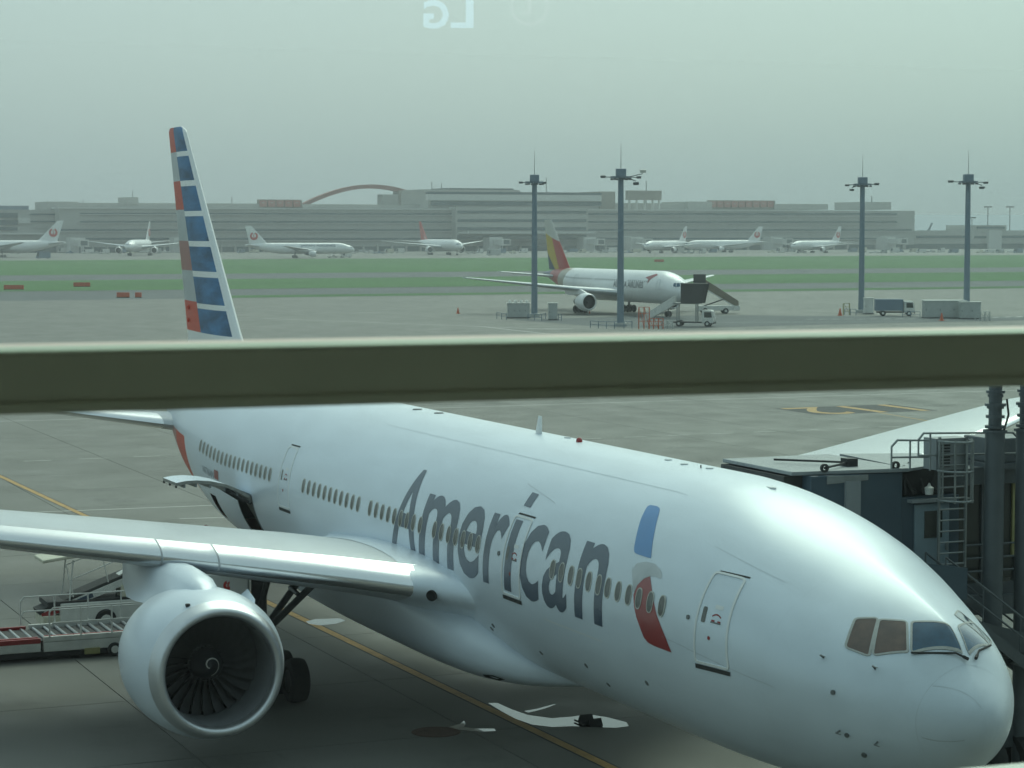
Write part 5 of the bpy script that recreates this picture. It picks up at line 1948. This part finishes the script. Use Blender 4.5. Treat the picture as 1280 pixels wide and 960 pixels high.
# roller deck loader in front of the open cargo door, axis along Y at X 39.3..41.9
CLD = thing('container_loader', 'long low roller deck loader with red stripes and white railings', 'container loader', (40.6, 11.5, 0))
MB().box(-1.15, 1.15, -5.5, 4.5, .625, .665).build('deck_plate', 'gse_dark', CLD)
MB().box(-1.3, 1.3, -.95, 4.6, .32, .62).build('frame', 'gse_white', CLD, bevel=.02)
MB().box(-1.3, 1.3, -5.6, -1.05, .30, .62).build('frame', 'gse_white', CLD, bevel=.02)
MB().box(-1.2, 1.2, -5.4, 4.5, .12, .34).build('underframe', 'gse_dark', CLD)
for k in range(26):
    y = -5.4+k*.385
    z = .70 if y < -1.0 else .66
    MB().tube((-1.18, y, z), (1.18, y, z), .055, 8).build('roller', 'roller', CLD)
for x in (-1.24, 1.24):
    MB().box(x-.06, x+.06, -.95, 4.6, .60, .76).build('side_rail', 'red_trim', CLD)
    MB().box(x-.06, x+.06, -5.6, -1.05, .64, .80).build('side_rail', 'gse_white', CLD)
MB().box(-1.12, -1.0, -4.2, -1.1, .72, .80).build('red_stripe', 'red_trim', CLD)
MB().box(-1.12, -1.0, -.9, 4.5, .70, .78).build('red_stripe', 'red_trim', CLD)
for x, y0_, y1_, hz_ in ((-1.28, -5.4, -1.25, .8), (1.28, -5.4, -.8, .8)):
    r_ = MB()
    n_ = 4
    for k in range(n_+1):
        y = y0_+(y1_-y0_)*k/n_
        r_.tube((x, y, hz_), (x, y, hz_+(.95 if k < n_ else .8)), .028, 6)
    for hh in (.45, .95):
        r_.tube((x, y0_, hz_+hh), (x, y1_-.12, hz_+hh), .026, 6)
        r_.tube((x, y1_-.12, hz_+hh), (x, y1_, hz_+hh-.14), .026, 6)
    r_.build('railing', 'gse_white', CLD)
for x in (-1.2, 1.2):
    for y in (-3.4, 2.9):
        o = MB().lathe([(-.1, .1), (-.1, .2), (0, .24), (.1, .2), (.1, .1)], (x*1.06, y, .24), 16, 'x').build('wheel', 'rubber', CLD, smooth=40)
        MB().lathe([(-.11, .001), (-.1, .13), (.1, .13), (.11, .001)], (x*1.06, y, .24), 10, 'x').build('rim', 'gse_white', o)
MB().box(-1.36, -1.2, -2.9, -2.4, .14, .34).build('drive_unit', 'yellow_panel', CLD)
bm = text_bm('AGP40', .01)
a0, a1, b0, b1 = bm_box(bm)
MB().add([(-1.304, 3.0-(v.co.x-a0)/(a1-a0)*.75, .41+(v.co.y-b0)/(b1-b0)*.14) for v in bm.verts], [[v.index for v in f.verts] for f in bm.faces]).build('unit_number', 'text_grey', CLD)
bm.free()

# loader cab with the crane emblem, standing between pylon and gear
LC = thing('loader_truck', 'white panelled loader truck with a round red emblem, half hidden behind the engine', 'loader truck', (42.0, 3.6, 0))
MB().box(-.9, .9, -.75, .95, .45, 2.25).build('panel_body', 'gse_white', LC, bevel=.04)
MB().box(-.95, .95, -.8, 1.0, .3, .5).build('chassis', 'gse_dark', LC)
e = MB()
_e = at_x(285, 731.5, 41.095)
cy_, cz_, r_ = _e.y-3.6, _e.z, .17
n_ = 26
e.loft([[(-.905, cy_+r_*math.cos(R_(-250)+R_(320)*i/n_), cz_+r_*math.sin(R_(-250)+R_(320)*i/n_)), (-.905, cy_+r_*.42*math.cos(R_(-250)+R_(320)*i/n_), cz_+r_*.42*math.sin(R_(-250)+R_(320)*i/n_))] for i in range(n_+1)], closed=False, caps=False)
e.poly([(-.907, cy_-.02, cz_-.1), (-.907, cy_+.025, cz_-.1), (-.907, cy_+.02, cz_+.07), (-.907, cy_-.035, cz_+.12)])
e.build('round_emblem', 'jal_red', LC)
MB().box(-.93, -.9, -.7, -.3, .6, 2.2).build('door', 'gse_cream', LC)
wheels_at(LC, [(-.5, -.6), (.5, -.6), (-.5, .8), (.5, .8)], .42, .25)
# red handled arm of a service cart showing above the wing
q = at_x(238, 661, 52)
TC = thing('service_cart', 'red long-handled cart standing beyond the wing', 'cart', (52, q.y, 0))
MB().box(-.6, .6, -.4, .4, .35, .75).build('tray', 'red_trim', TC)
MB().tube((0, .3, .7), (0, -.6, q.z+.1), .04, 6).tube((0, -.6, q.z+.1), (0, -.75, q.z), .05, 6).build('handle', 'red_trim', TC)
wheels_at(TC, [(-.4, -.3), (.4, -.3), (-.4, .3), (.4, .3)], .18, .1)

# ================================================================== BOARDING BRIDGE AT THE LEFT DOOR
BB = thing('boarding_bridge', 'dark blue grey boarding bridge cab with ladder, stairs and lift columns', 'boarding bridge', (15, -6, 0))


def bpart(mb, name, m, parent=None, **k):
    mb.v = [(x-15, y+6, z) for x, y, z in mb.v]
    return mb.build(name, m, parent or BB, **k)


bpart(MB().box(14.3, 18.0, -6.45, -3.75, 4.7, 8.02), 'cab', 'bridge_blue', bevel=.03)
bpart(MB().poly([(14.15, -6.55, 8.03), (14.5, -3.3, 8.03), (18.1, -3.3, 8.03), (18.1, -6.55, 8.03)], (0, 0, .10)), 'cab_roof', 'bridge_grey', bevel=.02)
bpart(MB().box(14.7, 18.0, -3.74, -3.2, 7.55, 8.0), 'canopy_bellows', 'gse_dark')
bpart(MB().poly([(18.1, -6.9, 8.05), (17.4, -9.0, 8.05), (14.9, -8.2, 8.05), (14.15, -6.57, 8.05)], (0, 0, .07)), 'cab_roof', 'bridge_grey')
for a, b in (((14.27, -4.25), (14.27, -5.35)),):
    bpart(MB().poly([(14.26, -4.2, 8.0), (14.26, -5.4, 8.0), (14.26, -5.4, 7.86), (14.26, -4.2, 7.80)], (.03, 0, 0)), 'lamp_hood', 'galv')
bpart(MB().box(14.20, 14.29, -5.15, -4.72, 5.0, 7.85), 'cable_duct', 'bridge_grey')
for p_, q_ in (((16.6, -4.0, 8.22), (15.2, -5.4, 8.22)), ((15.2, -5.4, 8.22), (14.4, -4.2, 8.2))):
    bpart(MB().tube(p_, q_, .03, 6), 'roof_cable', 'gse_dark')
bpart(MB().box(15.0, 15.35, -5.55, -5.25, 8.13, 8.33), 'roof_junction_box', 'gse_dark')
for x, y in ((14.4, -4.2), (14.25, -6.2), (15.3, -8.0)):
    bpart(MB().lathe([(-.04, .06), (-.04, .11), (.04, .11), (.04, .06), (-.04, .06)], (x, y, 8.2), 14, 'x'), 'lifting_eye', 'gse_dark')
# porch wall with the service door
bpart(MB().box(14.35, 15.2, -8.2, -6.46, 4.7, 7.35), 'porch_wall', 'bridge_blue')
bpart(MB().box(14.6, 17.4, -8.2, -6.46, 7.36, 8.0), 'machinery_bay', 'gse_dark')
rb = random.Random(5)
for k in range(9):
    y = -6.6-rb.random()*1.3
    bpart(MB().tube((14.45, y, 7.42), (14.5+rb.random(), y-.3+rb.random()*.6, 7.75+rb.random()*.4), .05, 6), 'hydraulic_hose', 'gse_dark')
bpart(MB().lathe([(0, .10), (.18, .12), (.22, .05), (.3, .02)], (14.3, -7.25, 7.40), 12, 'z'), 'siren', 'gse_white')
bpart(MB().box(14.12, 14.36, -7.98, -6.62, 7.22, 7.30), 'door_lintel', 'bridge_grey')
dr = bpart(MB().box(14.28, 14.34, -7.86, -6.82, 5.0, 7.16), 'service_door', 'bridge_door', bevel=.01)
bpart(MB().box(14.265, 14.28, -7.64, -7.10, 6.28, 6.98), 'door_window', 'dark_glass', dr)
bpart(MB().box(14.2, 14.28, -7.78, -7.74, 5.95, 6.15), 'door_handle', 'galv', dr)
# caged ladder
for y in (-7.05, -7.85):
    bpart(MB().bar((13.55, y, 5.6), (13.55, y, 8.95), .05, .07), 'ladder_rail', 'galv')
for k in range(12):
    z = 5.7+k*.28
    bpart(MB().tube((13.55, -7.05, z), (13.55, -7.85, z), .022, 6), 'ladder_rung', 'galv')
for z in (7.35, 8.1, 8.85):
    n_ = 10
    P = [(13.55-.62*math.sin(PI*i/n_), -7.45-.45*math.cos(PI*i/n_), z) for i in range(n_+1)]
    bpart(MB().path(P, .03, 6), 'cage_hoop', 'galv')
for i in range(1, 10, 2):
    a = PI*i/10
    x, y = 13.55-.62*math.sin(a), -7.45-.45*math.cos(a)
    bpart(MB().bar((x, y, 7.3), (x, y, 8.9), .05, .02), 'cage_strap', 'galv')
bpart(MB().box(13.62, 14.2, -7.95, -7.0, 8.1, 8.9), 'louvre_box', 'bridge_grey')
for k in range(9):
    z = 8.18+k*.075
    bpart(MB().box(13.60, 13.625, -7.4, -7.1, z, z+.04), 'louvre_slat', 'gse_dark')
# roof railings
for P in ([(13.9, -5.85, 8.13), (13.9, -5.85, 8.72), (13.9, -6.02, 8.88), (13.9, -6.95, 8.84)], [(13.9, -5.85, 8.45), (13.9, -6.98, 8.42)], [(13.6, -6.45, 8.45), (13.6, -6.45, 8.9), (13.6, -6.6, 9.06), (13.6, -9.3, 8.98), (13.6, -9.5, 8.8), (13.6, -9.5, 8.3)], [(13.6, -6.45, 8.5), (13.6, -9.5, 8.44)], [(13.6, -6.8, 8.1), (13.6, -6.8, 9.05)], [(13.9, -6.4, 8.1), (13.9, -6.4, 8.86)]):
    bpart(MB().path(P, .028, 6), 'roof_railing', 'galv')
# lift columns with collars
for y, top in ((-8.47, 10.25), (-9.42, 10.3)):
    c_ = bpart(MB().tube((13.2, y, 0), (13.2, y, 9.05), .25, 18), 'lift_column', 'column', smooth=40)
    bpart(MB().tube((13.2, y, 9.05), (13.2, y, top), .17, 16), 'column_rod', 'column', c_, smooth=40)
    for z, r in ((9.05, .31), (9.16, .26), (9.42, .24), (9.66, .22), (9.72, .27), (9.95, .2), (10.05, .24)):
        bpart(MB().tube((13.2, y, z), (13.2, y, z+.07), r, 16), 'collar', 'column', c_)
    bpart(MB().path([(13.1, y-.2, 9.1), (13.05, y-.3, 9.5), (13.08, y-.26, 9.9)], .03, 6), 'cable', 'gse_dark', c_)
bpart(MB().box(14.5, 15.8, -10.6, -9.3, 8.1, 8.75), 'air_conditioner', 'column', bevel=.04)
bpart(MB().box(14.3, 16.0, -10.8, -9.1, 7.95, 8.1), 'air_conditioner_base', 'column')
# tunnel behind the columns
bpart(MB().box(14.6, 17.5, -13, -8.2, 7.55, 8.0), 'tunnel_roof', 'column')
bpart(MB().box(14.9, 17.5, -13, -8.2, 4.5, 4.9), 'tunnel_floor', 'column')
bpart(MB().box(17.3, 17.5, -13, -8.2, 4.9, 7.55), 'tunnel_wall', 'yellow_panel')
for y in (-8.3, -9.35, -10.4, -11.5):
    bpart(MB().box(14.85, 15.0, y-.1, y+.1, 4.9, 7.55), 'window_post', 'column')
for y0_, y1_ in ((-9.25, -8.4), (-10.3, -9.45), (-11.4, -10.5)):
    bpart(MB().box(14.92, 14.95, y0_, y1_, 5.0, 7.5), 'window_pane', 'dark_glass')
bpart(MB().box(14.84, 14.91, -10.42, -10.22, 5.6, 7.5), 'painted_sun_strip', 'yellow_panel')  # yellow strip that paints in a streak of sunlight
for z in (5.25, 5.6, 5.95):
    bpart(MB().tube((14.7, -8.6, z), (14.7, -11, z), .03, 6), 'hand_rail', 'column')
# service stairs down to the apron, descending along -Y
sx0, sx1 = 12.55, 13.45
Y0s, Z0s, Y1s, Z1s = -6.6, 5.0, -13.4, 0.1
bpart(MB().box(12.5, 14.3, -7.3, -5.6, 4.86, 4.98), 'landing', 'column')
n_ = 24
for k in range(n_):
    t_ = (k+.5)/n_
    y, z = Y0s+(Y1s-Y0s)*t_, Z0s+(Z1s-Z0s)*t_
    bpart(MB().box(sx0, sx1, y-.14, y+.14, z-.025, z+.025), 'stair_tread', 'galv')
for x in (sx0, sx1):
    bpart(MB().bar((x, Y0s, Z0s-.05), (x, Y1s, Z1s-.05), .06, .28), 'stair_stringer', 'column')
    for hh in (.55, 1.05):
        bpart(MB().tube((x, Y0s, Z0s+hh), (x, Y1s, Z1s+hh), .028, 6), 'stair_handrail', 'column')
    for k in range(7):
        t_ = k/6
        y, z = Y0s+(Y1s-Y0s)*t_, Z0s+(Z1s-Z0s)*t_
        bpart(MB().tube((x, y, z), (x, y, z+1.05), .025, 6), 'baluster', 'column')
bpart(MB().bar((13.0, -7.0, 4.3), (13.0, -10.8, 3.2), .35, .5).bar((14.5, -6.6, 4.5), (14.5, -12, 4.3), .3, .5), 'support_beam', 'column')
bpart(MB().poly([(12.48, -5.6, 4.95), (12.48, -7.2, 4.95), (12.48, -7.2, 5.75), (12.48, -5.6, 6.0)], (.04, 0, 0)), 'landing_guard', 'bridge_blue')
# wheel carriage
bpart(MB().box(13.2, 16.8, -9.6, -8.2, .9, 1.5), 'drive_carriage', 'column')
for y in (-9.4, -8.4):
    o = bpart(MB().lathe([(-.2, .25), (-.25, .55), (-.1, .62), (.1, .62), (.25, .55), (.2, .25)], (13.2, y, .62), 20, 'y'), 'wheel', 'rubber', smooth=40)

# pale ground equipment box seen under the stairs, right of the nose
GE = thing('ground_unit', 'pale ground equipment unit standing beneath the bridge stairs', 'ground unit', (9.0, -9.3, 0))
MB().box(-1.2, 1.2, -1.5, 1.5, .5, 1.5).build('housing', 'gse_white', GE, bevel=.04)
MB().box(-1.1, 1.1, -1.4, 1.4, .25, .5).build('chassis', 'gse_dark', GE)
wheels_at(GE, [(-.8, -1.2), (.8, -1.2), (-.8, 1.2), (.8, 1.2)], .32, .2)

# ================================================================== THE HALL THE PICTURE IS TAKEN FROM
AZF = R_(-2.5)
FN = Vector((math.cos(AZF), math.sin(AZF), 0))
FT = Vector((-FN.y, FN.x, 0))
DW = 2.5


def hall(u, d, z):
    """point at sideways u, distance d outwards from the camera, height z above the eye"""
    return CAM + FT*u + FN*d + Vector((0, 0, z))


def hbox(mb, u0, u1, d0, d1, z0, z1, mi=0):
    vs = [hall(u, d, z) for u in (u0, u1) for d in (d0, d1) for z in (z0, z1)]
    return mb.add(vs, [(0, 1, 3, 2), (4, 6, 7, 5), (0, 4, 5, 1), (2, 3, 7, 6), (0, 2, 6, 4), (1, 5, 7, 3)], mi)


WN = thing('observation_window', 'hall window with a broad dark olive cross bar and a pale sill', 'window', tuple(hall(0, DW, -1.6)))


def wpart(mb, name, m, **k):
    o = WN.location
    mb.v = [(a-o.x, b-o.y, c-o.z) for a, b, c in mb.v]
    return mb.build(name, m, WN, **k)


wpart(hbox(MB(), -16, 16, DW, DW+.15, -.2012, -.1317), 'cross_bar', 'bar', bevel=.006)
wpart(hbox(MB(), -16, 16, DW-.004, DW, -.2012, -.190), 'bar_bead', 'bar')
wpart(hbox(MB(), -16, 16, DW-.02, DW+.22, -.92, -.750), 'sill', 'sill', bevel=.02)
wpart(hbox(MB(), -16, 16, DW, DW+.16, 2.6, 2.75), 'head_bar', 'bar')
gl = bpy.data.materials.new('green tinted glass')
gl.use_nodes = True
gl.node_tree.nodes.remove(gl.node_tree.nodes['Principled BSDF'])
va = gl.node_tree.nodes.new('ShaderNodeVolumeAbsorption')
va.inputs['Color'].default_value = (0.25, 0.755, 0.61, 1)
va.inputs['Density'].default_value = 24.0
gl.node_tree.links.new(va.outputs[0], gl.node_tree.nodes['Material Output'].inputs['Volume'])
wpart(hbox(MB(), -16, 16, DW+.08, DW+.10, -.130, 2.599), 'pane', gl)
wpart(hbox(MB(), -16, 16, DW+.08, DW+.10, -.748, -.203), 'pane', gl)

# the bare glass surface high in the upper pane, where a lit sign in the hall is mirrored
gs = bpy.data.materials.new('glass surface')
gs.use_nodes = True
n_, l_ = gs.node_tree.nodes, gs.node_tree.links
n_.remove(n_['Principled BSDF'])
t1, g1, ad = n_.new('ShaderNodeBsdfTransparent'), n_.new('ShaderNodeBsdfGlossy'), n_.new('ShaderNodeAddShader')
g1.inputs['Color'].default_value = (.07, .07, .07, 1)
g1.inputs['Roughness'].default_value = 0.0
l_.new(t1.outputs[0], ad.inputs[0])
l_.new(g1.outputs[0], ad.inputs[1])
l_.new(ad.outputs[0], n_['Material Output'].inputs['Surface'])
wpart(MB().add([hall(u, DW+.079, z) for u, z in ((-3, .2085), (3, .2085), (3, 2.5), (-3, 2.5))], [(0, 1, 2, 3)]), 'glass_surface', gs)
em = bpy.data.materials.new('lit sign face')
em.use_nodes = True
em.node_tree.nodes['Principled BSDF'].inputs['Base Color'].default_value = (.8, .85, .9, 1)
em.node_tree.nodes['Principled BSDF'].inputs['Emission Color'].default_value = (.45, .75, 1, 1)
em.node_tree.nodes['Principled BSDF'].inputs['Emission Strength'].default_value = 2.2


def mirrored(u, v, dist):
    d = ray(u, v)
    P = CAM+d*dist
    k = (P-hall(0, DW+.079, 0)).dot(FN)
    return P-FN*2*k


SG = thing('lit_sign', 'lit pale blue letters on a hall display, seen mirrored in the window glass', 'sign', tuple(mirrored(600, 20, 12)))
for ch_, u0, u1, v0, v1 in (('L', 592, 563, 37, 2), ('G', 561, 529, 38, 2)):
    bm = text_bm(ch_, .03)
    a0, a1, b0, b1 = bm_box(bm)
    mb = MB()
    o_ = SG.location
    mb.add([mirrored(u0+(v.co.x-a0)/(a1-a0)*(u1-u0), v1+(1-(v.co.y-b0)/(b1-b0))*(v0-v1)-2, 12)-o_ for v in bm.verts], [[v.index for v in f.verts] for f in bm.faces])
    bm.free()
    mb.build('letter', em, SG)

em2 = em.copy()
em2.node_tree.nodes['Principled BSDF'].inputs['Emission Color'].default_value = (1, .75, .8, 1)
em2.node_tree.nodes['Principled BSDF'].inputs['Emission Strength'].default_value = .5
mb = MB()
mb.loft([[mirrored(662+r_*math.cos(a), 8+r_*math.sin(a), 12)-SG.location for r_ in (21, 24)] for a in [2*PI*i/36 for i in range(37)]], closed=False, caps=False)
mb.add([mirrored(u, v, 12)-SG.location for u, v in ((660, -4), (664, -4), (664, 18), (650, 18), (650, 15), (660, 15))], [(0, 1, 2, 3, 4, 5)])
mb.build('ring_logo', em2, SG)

HL = thing('passenger_terminal', 'own terminal building around the viewing hall, outside the picture', 'building', tuple(hall(0, 0, -CAM.z)))


def lpart(mb, name, m):
    o = HL.location
    mb.v = [(a-o.x, b-o.y, c-o.z) for a, b, c in mb.v]
    return mb.build(name, m, HL)


lpart(hbox(MB(), -70, 45, -14, DW+.1, -1.75, -1.6), 'hall_floor', 'int_floor')
lpart(hbox(MB(), -70, 45, -14, DW+.9, 2.76, 3.6), 'hall_ceiling', 'int_wall')
lpart(hbox(MB(), -70, 45, -14.3, -14, -1.6, 2.76), 'hall_wall', 'int_wall')
lpart(hbox(MB(), -70, 45, DW-.05, DW+.2, -CAM.z+.02, -1.61), 'lower_facade', 'facade')
lpart(hbox(MB(), -70, 45, DW-.02, DW+.18, -1.6, -.921), 'sill_wall', 'facade')
lpart(hbox(MB(), -150, 110, -14, DW+.9, 3.61, 14), 'upper_storey', 'facade')  # unseen storey, made taller and wider to block sky light from the apron
lpart(hbox(MB(), -150, 110, -14, DW+5, 14.01, 15.2), 'shade_overhang', 'facade')  # unseen overhang, added to darken the near apron and nose
for u0, u1 in ((-150, -70.01), (45.01, 110)):
    lpart(hbox(MB(), u0, u1, -14, DW+.2, -CAM.z+.02, 3.6), 'wing_block', 'facade')
for u0, u1 in ((-70, -16.01), (16.01, 45)):
    lpart(hbox(MB(), u0, u1, DW, DW+.1, -.92, 2.755), 'side_glazing', 'dark_glass')

# ================================================================== HAZE
hz = bpy.data.materials.new('thin summer haze')
hz.use_nodes = True
hz.node_tree.nodes.remove(hz.node_tree.nodes['Principled BSDF'])
pv = hz.node_tree.nodes.new('ShaderNodeVolumePrincipled')
pv.inputs['Color'].default_value = (0.93, 0.95, 0.97, 1)
pv.inputs['Density'].default_value = 0.00031
pv.inputs['Anisotropy'].default_value = 0.2
hz.node_tree.links.new(pv.outputs[0], hz.node_tree.nodes['Material Output'].inputs['Volume'])
HZ = MB().box(-130, 5100, -3700, 1000, -1.7, 52).build('haze', hz)
HZ['kind'] = 'stuff'
HZ['label'] = 'thin pale summer haze over the airfield'
